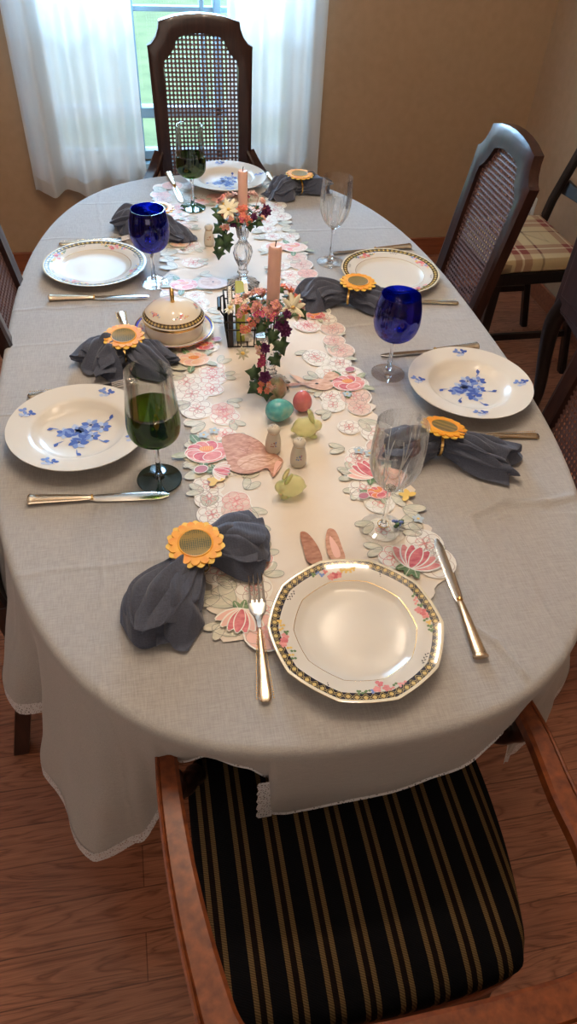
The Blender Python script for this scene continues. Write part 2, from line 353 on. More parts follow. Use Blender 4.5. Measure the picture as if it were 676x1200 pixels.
# ------------------------------------------------------------------ room shell
XL, XR, YB, YF, ZC = -2.3, 1.57, 1.94, -3.4, 2.5
b = MB(); b.box(XL-.1, XR+.1, YF-.1, YB+.1, -.08, 0); struct(b.build('floor', 'floor', smooth=False))
b = MB(); b.box(XL-.1, XR+.1, YF-.1, YB+.1, ZC, ZC+.08); struct(b.build('ceiling', 'ceiling', smooth=False))
WX0, WX1, WZ0, WZ1 = -0.56, 0.50, 0.47, 2.05
b = MB(); b.box(XL-.1, WX0, YB, YB+.14, 0, ZC); b.box(WX1, XR+.1, YB, YB+.14, 0, ZC); b.box(WX0, WX1, YB, YB+.14, 0, WZ0); b.box(WX0, WX1, YB, YB+.14, WZ1, ZC)
struct(b.build('wall_back', 'wall', smooth=False))
b = MB(); b.box(XR, XR+.1, YF, YB, 0, ZC); struct(b.build('wall_right', 'wall', smooth=False))
b = MB(); b.box(XL-.1, XL, YF, YB, 0, ZC); struct(b.build('wall_left', 'wall', smooth=False))
b = MB(); b.box(XL, XR, YF-.1, YF, 0, ZC); struct(b.build('wall_front', 'wall', smooth=False))
def baseboard(name, x0, x1, y0, y1):
    b = MB(); b.box(x0, x1, y0, y1, 0, .088); struct(b.build(name, 'baseboard', smooth=False, bevel=.004))
baseboard('baseboard_back', XL, XR, YB-.015, YB); baseboard('baseboard_right', XR-.015, XR, YF, YB-.015); baseboard('baseboard_left', XL, XL+.015, YF, YB-.015)
# window: outer frame, lower awning row, muntins, glass, sill
b = MB(); y0, y1 = YB+.02, YB+.075
for q in ((WX0, WX0+.05, WZ0, WZ1), (WX1-.05, WX1, WZ0, WZ1), (WX0, WX1, WZ1-.05, WZ1), (WX0, WX1, WZ0, WZ0+.035), (WX0, WX1, .632, .672), (-.20, -.172, WZ0, WZ1), (.135, .165, WZ0, WZ1)):
    b.box(q[0], q[1], y0, y1, q[2], q[3])
for x in (-.38, .082): b.box(x, x+.018, y0+.015, y1-.01, .67, WZ1-.04)
for z in (1.0, 1.36, 1.7): b.box(WX0+.04, WX1-.04, y0+.017, y1-.012, z, z+.018)
w = b.build('window_1', 'window_white', smooth=False, bevel=.003); struct(w)
b = MB(); b.box(WX0+.04, WX1-.04, y1-.02, y1-.016, WZ0+.02, WZ1-.03); g = b.build('pane', 'clear', w, smooth=False)
b = MB(); b.box(WX0-.03, WX1+.03, YB-.03, YB+.02, WZ0-.025, WZ0); struct(b.build('trim_1', 'window_white', smooth=False, bevel=.004))
# outside
M['lawn'] = noisy(mat('lawn', (0.09, 0.16, 0.07), 0.9), [(0.085, 0.135, 0.065), (0.14, 0.20, 0.095)], 3)
M['street'] = mat('pale concrete', (0.5, 0.48, 0.46), 0.9)
b = MB(); b.box(-14, 16, YB+.3, 14.6, -.75, -.6); struct(b.build('lawn', 'lawn', smooth=False))
b = MB(); b.box(-14, 16, 14.6, 30, -.75, -.6); struct(b.build('street', 'street', smooth=False))
# curtains
def curtain(x0, x1, z0, flare, seed, label):
    rnd = random.Random(seed); t = thing('curtain', label, 'curtain', ((x0+x1)/2, YB-.09, z0), 0, None)
    nx, nz = 120, 36; cx = (x0+x1)/2
    def pt(i, j, z):
        u = i/nx; hang = 1-j
        x = x0 + (x1-x0)*u + flare*(1-j)*(u-.5)*.5
        w_ = (x1-x0)/.14; y = .030*sin(u*2*pi*w_+seed+.5*sin(6*u)) * (0.65+.35*hang) + .009*sin(u*2*pi*w_*2.3+seed*2)
        return (x-cx, y, z-z0)
    for nm, za, zb in (('drape', z0+.055, 2.15), ('hem_band', z0, z0+.055)):
        b = MB(); V = []
        for j in range(nz+1):
            z = za + (zb-za)*j/nz; V.append([b.bm.verts.new(pt(i, (z-z0)/1.8, z + .006*sin(i*.2+seed))) for i in range(nx+1)])
        for j in range(nz):
            for i in range(nx): b.face([V[j][i], V[j][i+1], V[j+1][i+1], V[j+1][i]])
        b.build(nm, 'curtain', t, thick=(.003 if nm == 'hem_band' else 0), recalc=False)
    return t
curtain(-.64, -.185, .375, .03, 1, 'white curtain left of the window, behind the far left plate')
curtain(.175, .562, .42, .02, 5, 'white curtain right of the window, behind the tall cane-back armchair')
# floor register and outlet
t = thing('floor_register', 'dark slotted metal floor vent by the left baseboard', 'floor vent', (-.86, 1.72, 0))
b = MB(); b.box(-.16, .16, -.06, .06, 0, .006); b.build('vent_frame', mat('bronze vent', (.05, .022, .014), .4, .5), t, smooth=False, bevel=.002)
b = MB()
for k in range(13): b.box(-.14+k*.022, -.131+k*.022, -.042, .042, .006, .0075)
b.build('slots', mat('vent gaps', (.004, .003, .003), .8), t, smooth=False)
t = thing('wall_outlet', 'white wall outlet low on the right wall beyond the plaid chair', 'outlet', (XR-.0005, 1.694, .317))
b = MB(); b.box(-.006, 0, -.035, .035, -.057, .057); b.build('cover_plate', mat('outlet plastic', (.7, .66, .58), .4), t, smooth=False, bevel=.003)
b = MB(); b.box(-.009, -.006, -.016, .016, -.042, -.01); b.box(-.009, -.006, -.016, .016, .01, .042); b.build('socket', mat('socket', (.5, .46, .4), .4), t, smooth=False, bevel=.002)

# ------------------------------------------------------------------ table, cloth, runner
TA, TB, TN, TZ = .515, .95, 2.7, .757
def sup(t, a=TA, b_=TB, n=TN):
    c, s = cos(t), sin(t)
    return Vector((a*math.copysign(abs(c)**(2/n), c), b_*math.copysign(abs(s)**(2/n), s), 0))
def snorm(t):
    p = sup(t); n = Vector((math.copysign(abs(p.x/TA)**(TN-1)/TA, p.x), math.copysign(abs(p.y/TB)**(TN-1)/TB, p.y), 0)); return n.normalized()
t = thing('dining_table', 'long oval dining table in dark wood under the grey cloth', 'table', (0, 0, 0))
b = MB(); ang = [2*pi*i/160 for i in range(160)]
b.rings([[sup(a)*f + Vector((0, 0, z)) for a in ang] for f, z in ((.975, .722), (.988, .724), (.990, .75), (.985, .7535))]); b.build('tabletop', 'chair_wood', t)
b = MB(); b.rings([[sup(a)*f + Vector((0, 0, z)) for a in ang] for f, z in ((.82, .66), (.82, .722))]); b.build('apron', 'chair_wood', t)
for sx_ in (-1, 1):
    for sy_ in (-1, 1):
        b = MB(); x, y = sx_*.33, sy_*.62
        b.rings([[(x+dx*w, y+dy*w, z) for dx, dy in ((-1, -1), (1, -1), (1, 1), (-1, 1))] for w, z in ((.018, 0), (.02, .05), (.032, .6), (.034, .722))]); b.build('leg', 'chair_wood', t, smooth=False, bevel=.004)
# tablecloth
anch = [(180, .235, .035), (201, .24, .04), (210, .285, .06), (214.5, .285, .06), (218.5, .27, .0), (223, .33, .065), (230, .35, .07), (236, .375, .055), (240.5, .355, .02), (243.5, .28, -.01), (247, .12, -.03), (252, .105, -.045), (258, .11, -.045), (261.0, .135, -.045), (261.6, .235, -.03), (264, .25, -.03),
        (272, .185, -.02), (282, .145, -.01), (289, .13, -.01), (294, .17, -.03), (300, .33, -.01), (306, .36, .02), (313, .34, .05), (320, .33, .06), (328, .31, .045), (338, .26, .04), (348, .235, .035), (540, .235, .035)]
def skirt(deg):
    d = deg % 360
    if d < 180: d += 360
    for (a0, l0, f0), (a1, l1, f1) in zip(anch, anch[1:]):
        if a0 <= d <= a1:
            u = (d-a0)/(a1-a0); u = u*u*(3-2*u); return l0+(l1-l0)*u, f0+(f1-f0)*u
cloth = thing('tablecloth', 'grey linen tablecloth with white lace edge draped over the oval table', 'tablecloth', (0, 0, 0))
degs = []
d = 180.0
while d < 540: degs.append(d); d += (.5 if d < 345 else 1.6)
def crease(p):
    """raised creases lying in the cloth top"""
    z = 0
    for (x0, y0, x1, y1, w, h) in ((.172, -.80, .205, -.845, .004, .005), (.205, -.845, .222, -.90, .004, .006), (.26, -.60, .33, -.578, .006, .006), (.33, -.578, .40, -.588, .007, .005), (.40, -.588, .49, -.575, .006, .0045), (.262, -.655, .26, -.60, .005, .002), (.30, -.52, .305, -.60, .012, .002), (-.50, -.25, -.40, -.235, .004, .0012), (-.48, .16, -.36, .175, .004, .0015)):
        dx, dy = x1-x0, y1-y0; L2 = dx*dx+dy*dy; u = max(0, min(1, ((p.x-x0)*dx+(p.y-y0)*dy)/L2)); e = math.hypot(p.x-x0-u*dx, p.y-y0-u*dy)
        z += h*math.exp(-(e/w)**2)
    z += .0007*noise.noise(Vector((p.x*9, p.y*9, 1)))
    return z
b = MB(); V = []
NR, NS = 130, 26
for i, dg in enumerate(degs):
    a = rad(dg); e = sup(a); n = snorm(a); Ls, F_ = skirt(dg); row = []
    for k in range(2, NR+1):
        p = e*(k/NR); row.append(b.bm.verts.new((p.x, p.y, TZ - .0 + crease(p))))
    r0 = .012
    for k in range(1, 5):
        q = k/4*pi/2*.85; row.append(b.bm.verts.new((e.x+n.x*r0*sin(q), e.y+n.y*r0*sin(q), TZ - r0*(1-cos(q)))))
    for k in range(1, NS+1):
        u = k/NS; s_ = u*Ls
        fold = (.010*sin(a*17+1.0) + .007*sin(a*29+2)) * u**1.2 * (1 if dg < 245 or dg > 300 else .35)
        out = r0 + F_*u**1.3 + fold + (.004*noise.noise(Vector((a*9, s_*12, 2))))*u*2
        row.append(b.bm.verts.new((e.x+n.x*out, e.y+n.y*out, TZ - r0 - s_)))
    V.append(row)
cen = b.bm.verts.new((0, 0, TZ))
m_ = len(V)
for i in range(m_):
    A, B = V[i], V[(i+1) % m_]; b.face([cen, A[0], B[0]])
    for k in range(len(A)-1): b.face([A[k], A[k+1], B[k+1], B[k]])
hem = [Vector(r[-1].co) for r in V]
b.build('linen', 'linen', cloth, thick=0, angle=180)
b = MB(); V = []
for i, dg in enumerate(degs):
    n = snorm(rad(dg)); h0 = hem[i]; sc = (.028 + .005*abs(sin(i*.55))) * (.12 if 246 < dg < 294 else 1)
    V.append([b.bm.verts.new(h0 + Vector((n.x*.001*k, n.y*.001*k, .004-sc*k/3))) for k in range(4)])
for i in range(m_):
    A, B = V[i], V[(i+1) % m_]
    for k in range(3): b.face([A[k], A[k+1], B[k+1], B[k]])
hv = min(range(m_), key=lambda i: abs(degs[i]-261.7)); n = snorm(rad(261.7)); h0 = hem[hv]; G = []
for k in range(15):
    z = h0.z - .012 + k*.0085; wv_ = .020 + .004*abs(sin(k*1.1)); G.append([b.bm.verts.new((h0.x+.002-wv_*q/3, h0.y-.003, z)) for q in range(4)])
for A, B in zip(G, G[1:]):
    for q in range(3): b.face([A[q], A[q+1], B[q+1], B[q]])
b.build('lace_trim', 'lace', cloth, angle=180)['label'] = 'white lace hem'

# runner -----------------------------------------------------------
rnd = random.Random(7)
R = MB()
def circ(cx, cy, rx, ry, rot=0, n=14):
    return [(cx + rx*cos(a)*cos(rot) - ry*sin(a)*sin(rot), cy + rx*cos(a)*sin(rot) + ry*sin(a)*cos(rot)) for a in [2*pi*k/n for k in range(n)]]
ZR = TZ + .0022
lv = [0]
def dec(pts, m, lift=None):
    lv[0] += 1
    z = ZR + .0004 + (lift if lift is not None else 0) + .0000015*lv[0]
    R.flat(pts, m, z)
def petal(cx, cy, ang, ln, wd, m, lift, tip=.25):
    pts = []
    for k in range(9):
        u = k/8; w = wd*(sin(pi*min(1, u*.92+.04))**.7); pts.append((u*ln, w))
    for k in range(8, -1, -1):
        u = k/8; w = wd*(sin(pi*min(1, u*.92+.04))**.7); pts.append((u*ln, -w))
    c, s = cos(ang), sin(ang)
    dec([(cx+x*c-y*s, cy+x*s+y*c) for x, y in pts], m, lift)
def stroke(pts, w, m, lift):
    k = R.mi(m); lv[0] += 1; z = ZR+.0004+lift+.0000015*lv[0]; n = len(pts); A = []
    for i in range(n):
        x0, y0 = pts[max(0, i-1)]; x1, y1 = pts[min(n-1, i+1)]; d = math.hypot(x1-x0, y1-y0) or 1; nx_, ny_ = -(y1-y0)/d*w/2, (x1-x0)/d*w/2
        A.append((R.bm.verts.new((pts[i][0]+nx_, pts[i][1]+ny_, z)), R.bm.verts.new((pts[i][0]-nx_, pts[i][1]-ny_, z))))
    for i in range(n-1): R.face([A[i][0], A[i][1], A[i+1][1], A[i+1][0]], k)
def out_petal(cx, cy, ang, ln, wd, m, lift, w=.0009):
    c, s = cos(ang), sin(ang); pts = []
    for k in range(17):
        q = k/16*2*pi; x = ln*.5*(1-cos(q)); y = wd*sin(q)*(.75+.25*(x/ln)); pts.append((cx+x*c-y*s, cy+x*s+y*c))
    stroke(pts, w, m, lift)
# base satin with wavy border
edge = []
def ed(y): return .172 - .9*max(0, -.70-(y-.3))*0 + .008*sin(y*57) + .006*sin(y*131+1) + .003*sin(y*233)
ys = [-.785 + 1.66*k/220 for k in range(221)]
Ltop = [(-ed(y+.3), y) for y in ys]; Rt = [(ed(y)+.004 - 1.1*max(0, -.715-y), y) for y in ys]
k0 = R.mi('runner'); pa = [R.bm.verts.new((x, y, ZR)) for x, y in Ltop]; pb = [R.bm.verts.new((x, y, ZR)) for x, y in Rt]
cols_ = [pa]
for q in range(1, 12): cols_.append([R.bm.verts.new((Ltop[i][0] + (Rt[i][0]-Ltop[i][0])*q/12, ys[i], ZR)) for i in range(221)])
cols_.append(pb)
for A, B in zip(cols_, cols_[1:]):
    for i in range(220): R.face([A[i], B[i], B[i+1], A[i+1]], k0)
def leaf(x, y, a, ln, m='leaf', lift=.0004, vein='palesage'):
    petal(x, y, a, ln, ln*.22, 'white', lift-.00005) if False else None
    petal(x, y, a, ln, ln*.24, m, lift); stroke([(x, y), (x+ln*.9*cos(a), y+ln*.9*sin(a))], .0011, vein, lift+.00008)
def outline_flower(x, y, r, rot, pal='palepink', line='stitch', n=6):
    dec(circ(x, y, r*1.08, r*1.08, 0, 20), 'white', .00005)
    dec(circ(x, y, r, r, 0, 20), pal, .0001) if rnd.random() < .5 else None
    for k in range(n): out_petal(x, y, rot+2*pi*k/n, r, r*.42, line, .00025)
    for k in range(4): out_petal(x, y, rot+.5+2*pi*k/4, r*.5, r*.24, 'rose', .0003)
def outline_leaves(x, y, a, ln):
    for da in (-.5, .35):
        petal(x, y, a+da, ln, ln*.26, 'palesage', .00006); out_petal(x, y, a+da, ln, ln*.26, 'grey', .0002, .0007)
for side in (-1, 1):
    y = -.775 if side < 0 else -.690
    while y < .86:
        x = side*(.158 + rnd.uniform(-.006, .012)); r = rnd.uniform(.022, .032)
        q = rnd.random()
        if q < .6: outline_flower(x, y, r, rnd.uniform(0, 6), rnd.choice(['palepink', 'white', 'blush', 'palepink']))
        else: outline_leaves(x - side*.015, y, (0 if side > 0 else pi)+rnd.uniform(-.9, .9), rnd.uniform(.035, .05)); 
        x2 = side*(.112 + rnd.uniform(-.01, .012))
        if rnd.random() < .8: outline_flower(x2, y+rnd.uniform(-.02, .02), rnd.uniform(.02, .028), rnd.uniform(0, 6), rnd.choice(['white', 'palepink']), rnd.choice(['stitch', 'palesage', 'rose']))
        if rnd.random() < .6: outline_leaves(side*.095, y+rnd.uniform(-.02, .02), (pi if side > 0 else 0)+rnd.uniform(-1, 1), .03)
        if rnd.random() < .5: outline_leaves(side*.165, y+.02, rnd.uniform(0, 6), .03)
        y += rnd.uniform(.034, .05)
for yy, xs in ((.845, (-.12, -.06, 0, .06, .12)), (-.785, (-.11, -.06, 0, .06)), (.76, (-.06, .0, .07))):
    for x in xs: outline_flower(x, yy+rnd.uniform(-.01, .01), .03, rnd.uniform(0, 6), 'blush')
def peony(x, y, r, a0=0.3, c1='rose', c2='pink', core='orange', leaves=5):
    for k in range(leaves): leaf(x + r*.7*cos(a0+k*2*pi/leaves+.4), y + r*.55*sin(a0+k*2*pi/leaves+.4), a0+k*2*pi/leaves+.4, r*.85, 'leaf' if k % 2 else 'sage')
    def pt(cx, cy, rx, ry, rot, c): dec(circ(cx, cy, rx+r*.035, ry+r*.035, rot, 20), 'white', .0007); dec(circ(cx, cy, rx, ry, rot, 20), c, .0007)
    pt(x, y, r*.92, r*.72, 0, c1)
    for k in range(6):
        a = pi*k/5; pt(x + r*.62*cos(a), y + r*.42*sin(a), r*.33, r*.3, a, c1 if k % 2 else c2)
    dec(circ(x, y+r*.2, r*.33, r*.2, 0, 16), core, .0007)
    for k in range(7): stroke([(x-r*.26+k*r*.085, y+r*.1), (x-r*.26+k*r*.085, y+r*.36)], r*.03, 'yellow', .00085)
    pt(x-r*.5, y-r*.15, r*.4, r*.3, -.5, c1); pt(x+r*.5, y-r*.15, r*.42, r*.28, .45, c1); pt(x-r*.2, y-r*.32, r*.42, r*.28, -.3, c2); pt(x+r*.2, y-r*.3, r*.42, r*.26, .35, c1)
def tulip(x, y, r, a, c='rose'):
    for k in range(3): leaf(x-r*.4*cos(a), y-r*.4*sin(a), a+2.4+k*.7, r*1.0, 'leaf')
    for da in (-.95, .95, -.6, .6, -.3, .3, 0):
        petal(x-r*.7*cos(a), y-r*.7*sin(a), a+da, r*1.75, r*.36, 'white', .0007); petal(x-r*.66*cos(a), y-r*.66*sin(a), a+da, r*1.65, r*.29, c if abs(da) > .4 else 'pink', .0007)
def bud(x, y, r, c='mauve'): dec(circ(x, y, r, r*.8, .3), 'white', .0006); dec(circ(x, y, r*.88, r*.68, .3), c, .0006)
peony(-.149, -.387, .040); peony(.152, -.213, .036); peony(.164, .405, .036, c1='palepink', c2='rose', core='rose'); peony(-.137, .229, .036, c1='rose', c2='palepink', core='rose')
peony(-.144, -.092, .034, c1='peach', c2='blush', core='orange'); tulip(.137, -.683, .028, .9); tulip(-.142, -.752, .024, -1.9, 'blush'); tulip(.118, -.475, .026, 2.0, 'blush')
peony(.122, -.531, .020, c1='pink', c2='orange', leaves=3); peony(.144, .055, .024, c1='pink', c2='orange', leaves=3); peony(-.118, -.044, .022, c1='pink', c2='deep', leaves=3)
peony(-.05, .72, .03, c1='blush', c2='rose', core='rose'); peony(.10, .66, .028, c1='blush', c2='palepink', core='peach'); peony(-.14, .62, .028, c1='palepink', c2='blush'); peony(.15, .13+.03, .02, c1='palepink', c2='blush', leaves=2); peony(-.13, .45, .026, c1='peach', c2='blush', leaves=3)
for q in ((-.164, -.432, .013), (.167, -.166, .012, 'magenta'), (.096, -.535, .010), (.108, .05, .011), (-.09, -.02, .012, 'pink'), (-.10, .68, .012)): bud(q[0], q[1], q[2])
tulip(-.132, -.440, .017, -.4, 'palepink')
for (x, y) in ((-.15, -.34), (-.13, -.33), (.118, -.42), (.135, -.43), (.14, -.25), (.17, -.6)):
    for k in range(5): petal(x, y, k*1.256, .010, .0035, 'paleblue', .0007)
    dec(circ(x, y, .0025, .0025), 'yellow', .0009)
for q in ((-.142, -.465), (.17, -.545)):
    for k in range(4): petal(q[0], q[1], .3+k*1.2, .016, .005, 'yellow', .0006)
# rabbits printed on the runner
def blob(pts, m, lift, k=6): dec([(p.x, p.y) for p in catmull([(a, b_, 0) for a, b_ in pts], k, True)], m, lift)
blob([(-.118, -.352), (-.085, -.345), (-.055, -.37), (-.042, -.40), (-.028, -.415), (-.022, -.432), (-.045, -.468), (-.052, -.445), (-.085, -.455), (-.115, -.44), (-.118, -.40)], 'tan', .00045)
for k in range(26):
    fx, fy = rnd.uniform(-.108, -.066), rnd.uniform(-.435, -.362); stroke([(fx, fy), (fx+.008, fy-.007)], .0009, 'brown' if k % 3 else 'blush', .0005)
blob([(-.10, -.42), (-.07, -.405), (-.035, -.415), (-.03, -.43), (-.06, -.44), (-.09, -.445)], 'fawn', .00052)
blob([(-.044, -.463), (-.034, -.43), (-.024, -.434), (-.032, -.452)], 'blush', .00055)
for ln_ in ([(-.118, -.352), (-.085, -.345), (-.055, -.37), (-.042, -.40), (-.028, -.415), (-.022, -.432)], [(-.022, -.432), (-.034, -.45), (-.045, -.468), (-.05, -.45), (-.07, -.452)], [(-.10, -.435), (-.075, -.42), (-.05, -.428), (-.035, -.42)], [(-.055, -.37), (-.075, -.385), (-.08, -.405)]):
    stroke([(p.x, p.y) for p in catmull([(a, b_, 0) for a, b_ in ln_], 5)], .0012, 'brown', .0007)
stroke([(-.08, -.418), (-.06, -.412), (-.04, -.424)], .0012, 'brown', .0006)
blob([(.055, -.20), (.07, -.20), (.095, -.192), (.115, -.20), (.118, -.222), (.10, -.232), (.08, -.225), (.065, -.212)], 'fawn', .00045)
blob([(.068, -.202), (.062, -.185), (.045, -.17), (.04, -.162), (.045, -.18), (.055, -.197)], 'peach', .0005)
blob([(.066, -.206), (.045, -.2), (.02, -.202), (.0, -.206), (.02, -.208), (.05, -.21)], 'tan', .0005)
blob([(.105, -.19), (.125, -.17), (.14, -.185), (.12, -.20)], 'fawn', .0004); dec(circ(.088, -.208, .0035, .0028), 'ink', .0006)
for s_, xx in ((-1, -.014), (1, .022)):
    blob([(xx-.012, -.665), (xx-.014, -.635), (xx-.008+s_*.004, -.603), (xx+.004+s_*.004, -.607), (xx+.010, -.64), (xx+.008, -.668)], 'brown' if s_ < 0 else 'tan', .0005)
    blob([(xx-.006, -.66), (xx-.007, -.635), (xx-.003, -.617), (xx+.004, -.64), (xx+.003, -.66)], 'brown' if s_ < 0 else 'blush', .0006)
blob([(-.10, .25), (-.08, .262), (-.05, .25), (-.03, .225), (-.05, .205), (-.08, .20), (-.105, .215)], 'palepink', .0005)
blob([(-.095, .245), (-.08, .255), (-.055, .245), (-.05, .225), (-.075, .212), (-.095, .225)], 'fawn', .00055); dec(circ(-.068, .235, .003, .003), 'ink', .0006)
blob([(.10, .43), (.125, .435), (.14, .42), (.13, .39), (.105, .385), (.09, .41)], 'blush', .0004)
run = R.build('table_runner', None, None, smooth=False, recalc=False)
for p in run.data.polygons:
    pass
bm = bmesh.new(); bm.from_mesh(run.data)
for f in bm.faces:
    if f.normal.z < 0: f.normal_flip()
bm.to_mesh(run.data); bm.free()
tag(run, 'cream table runner embroidered with pink peonies and rabbits down the table middle', 'table runner')

# ------------------------------------------------------------------ plates
GOLDP = [(0, .0065), (.040, .0065), (.070, .0065), (.078, .0085), (.084, .0125), (.0845, .0127), (.0853, .013), (.106, .0182), (.117, .0202), (.1195, .0206), (.1212, .0205), (.1212, .0195), (.112, .0165), (.085, .0095), (.074, .001), (.066, 0), (.064, .003), (0, .003)]
GM = ['china', 'china', 'china', 'china', 'china', 'gold', 'china', 'band', 'gilt_cream', 'gilt_cream', 'gold', 'china', 'china', 'china', 'china', 'china', 'china']
M['gilt_cream'] = mat('cream rim', (.74, .66, .48), .12, coat=.5)
def poly_f(n, k, lo=.0):
    def f(t, i=0):
        a = (t % (2*pi/n)) - pi/n; return 1 - k + k*(cos(pi/n)/cos(a))**1.0*1.012
    return f
def zprof(prof, r):
    for (r0, z0), (r1, z1) in zip(prof, prof[1:]):
        if r1 > r0 and r0 <= r <= r1: return z0 + (z1-z0)*(r-r0)/(r1-r0)
        if r1 <= r0: break
    return prof[0][1]
def dpetal(b, zf, x, y, a, ln, wd, m, e=.0005):
    pts = [(u*ln, wd*sin(pi*(u*.9+.05))) for u in (0, .2, .4, .6, .8, 1)] + [(u*ln, -wd*sin(pi*(u*.9+.05))) for u in (1, .8, .6, .4, .2, 0)]
    c, s = cos(a), sin(a); b.flat([(x+p*c-q*s, y+p*s+q*c) for p, q in pts], m, lambda X, Y: zf(math.hypot(X, Y))+e)
def sprig(b, zf, r, th, rn, mats=('pink', 'rose', 'midblue', 'yellow', 'green'), sc=1.0):
    cx, cy = r*cos(th), r*sin(th); tx, ty = -sin(th), cos(th); rx, ry = cos(th), sin(th)
    for k in range(11):
        s = (k-5)/5*.017*sc; w = rn.uniform(-.0035, .0035)*sc*(1.3-abs(k-5)/5); x, y = cx+tx*s+rx*w, cy+ty*s+ry*w
        if abs(k-5) <= 1: mm = mats[0] if k == 5 else mats[1]; n, l = 5, .0032*sc
        else: mm = rn.choice(mats[1:]); n, l = rn.choice((2, 3)), .0024*sc
        for j in range(n): dpetal(b, zf, x, y, j*2*pi/n+rn.random(), l, l*.45, mm, .0005+.00002*k)
def gold_plate(name, label, loc, rz, facets, scale=1.0):
    rn = random.Random(len(label)); t = thing(name, label, 'plate', loc, rz, None)
    f = poly_f(facets, .5) if facets else None
    zf = lambda r: zprof(GOLDP, r/scale)
    b = MB(); b.lathe([(r*scale, z) for r, z in GOLDP], 120, GM, (lambda t_, i: f(t_) if i < 14 and i > 0 else 1) if f else None)
    for k in range(4):
        sprig(b, zf, .0985*scale, k*pi/2+.2, rn, sc=1.8)
        a = k*pi/2+.2+pi/4
        for j in range(7): dpetal(b, zf, .101*cos(a+(j-3)*.028)*scale, .101*sin(a+(j-3)*.028)*scale, a+pi/2+(1 if j % 2 else -1)*.8, .0035, .0009, 'ink', .0004)
    b.build('dish', None, t, angle=50); return t
gold_plate('dinner_plate', 'large faceted white dinner plate with black and gold rim nearest the camera', (.011, -.80, TZ+.0045), -.12, 10)
gold_plate('dinner_plate', 'white dinner plate with gold floral rim on the left, beside blue goblet', (-.341, .332, TZ+.0015), .9, 0)
gold_plate('dinner_plate', 'white dinner plate with gold floral rim on the right, beside cut-crystal goblet', (.369, .226, TZ+.0015), .2, 0)
SOUP = [(0, .009), (.03, .009), (.060, .010), (.072, .0145), (.079, .0215), (.084, .0245), (.090, .0255), (.119, .0305), (.1225, .031), (.1228, .0300), (.118, .0285), (.088, .0225), (.078, .012), (.066, .001), (.058, 0), (.056, .004), (0, .004)]
def blue_plate(label, loc, rz):
    rn = random.Random(3); t = thing('soup_plate', label, 'plate', loc, rz, None); zf = lambda r: zprof(SOUP, r)
    b = MB(); b.lathe(SOUP, 120, 'china', lambda t_, i: 1 + (.0012*cos(t_*24) if 5 < i < 11 else 0))
    def bl(x, y, r, k0=0):
        x *= 1.45; y *= 1.45; r *= 1.35
        for k in range(7): dpetal(b, zf, x+r*.25*cos(k*.9), y+r*.25*sin(k*.9), k*.9+k0, r*.95, r*.34, ('blue', 'midblue', 'lightblue')[k % 3], .0004+k*.00003)
        dpetal(b, zf, x-r*.2, y, 0, r*.4, r*.16, 'navy', .0007)
    bl(-.004, .004, .015); bl(.012, .016, .011); bl(.026, .010, .010); bl(-.002, -.016, .012, 1); bl(-.018, .004, .010); bl(.014, -.006, .009)
    for q in range(12): dpetal(b, zf, rn.uniform(-.03, .03), rn.uniform(-.022, .022), rn.uniform(0, 6), .017, .004, rn.choice(['navy', 'blue', 'midblue']), .0009)
    for q in ((-.02, -.012, 3.6), (.03, .02, .5), (-.004, -.03, -1.5), (.022, -.014, -.7), (-.026, .012, 2.8)):
        q = (q[0]*1.4, q[1]*1.4, q[2]); dpetal(b, zf, q[0], q[1], q[2], .02, .0014, 'midblue', .0007); dpetal(b, zf, q[0]+.011*cos(q[2]), q[1]+.011*sin(q[2]), q[2]+.6, .011, .0034, 'blue', .0008)
    for k in range(4):
        a = k*pi/2+1.1; x, y = .103*cos(a), .103*sin(a)
        for j in range(8): dpetal(b, zf, x+.0075*cos(j*2.1), y+.0075*sin(j*2.1), j*1.3, .0095, .0036, ('blue', 'midblue', 'lightblue')[j % 3], .0005+j*.00003)
        dpetal(b, zf, x, y, a+1.4, .014, .001, 'midblue', .0005)
    b.build('dish', None, t, angle=50); return t
blue_plate('white soup plate painted with blue flowers at the left front', (-.365, -.315, TZ+.0015), 0)
blue_plate('white soup plate painted with blue flowers on the right side', (.383, -.27, TZ+.0015), .3)
blue_plate('white soup plate painted with blue flowers at the far end by the armchair', (.038, .845, TZ+.0045), .5)

# ------------------------------------------------------------------ butter dish
t = thing('butter_dish', 'cream covered butter dish with gold rim and loop handle on its plate', 'butter dish', (-.175, .022, TZ+.003))
b = MB(); pr_ = [(0, .004), (.052, .004), (.064, .007), (.078, .0125), (.0815, .0138), (.084, .0145), (.084, .0135), (.06, .003), (.05, 0), (0, 0)]
b.lathe(pr_, 80, ['china_dish', 'china_dish', 'china_dish', 'cobalt_rim', 'gold', 'gold', 'china_dish', 'china_dish', 'china_dish'])
for k in range(5): sprig(b, lambda r: zprof(pr_, r), .071, k*1.257+.5, rnd, sc=.9)
b.build('underplate', None, t)
b = MB(); b.lathe([(0, .004), (.058, .0045), (.0612, .008), (.0622, .022), (.0632, .034), (.064, .036), (.062, .0365), (.0, .0365)], 72, 'china_dish'); b.build('bowl', None, t)
lp = [(.0655, .036), (.0664, .0385), (.0655, .0415), (.0640, .0440), (.0585, .0510), (.0580, .0516), (.051, .0585), (.040, .066), (.025, .0725), (.010, .0760), (0.0001, .077)]
b = MB(); b.lathe(lp, 72, ['gold', 'gold', 'china_dish', 'band_small', 'gold', 'china_dish', 'china_dish', 'china_dish', 'china_dish', 'china_dish'])
def lidz(r):
    for (r1, z1), (r0, z0) in zip(lp[4:], lp[5:]):
        if r0 <= r <= r1: return z0 + (z1-z0)*(r-r0)/(r1-r0)
    return .05
for k in range(5): sprig(b, lidz, .048, k*1.257, rnd, sc=.85)
lid = b.build('lid', None, t)
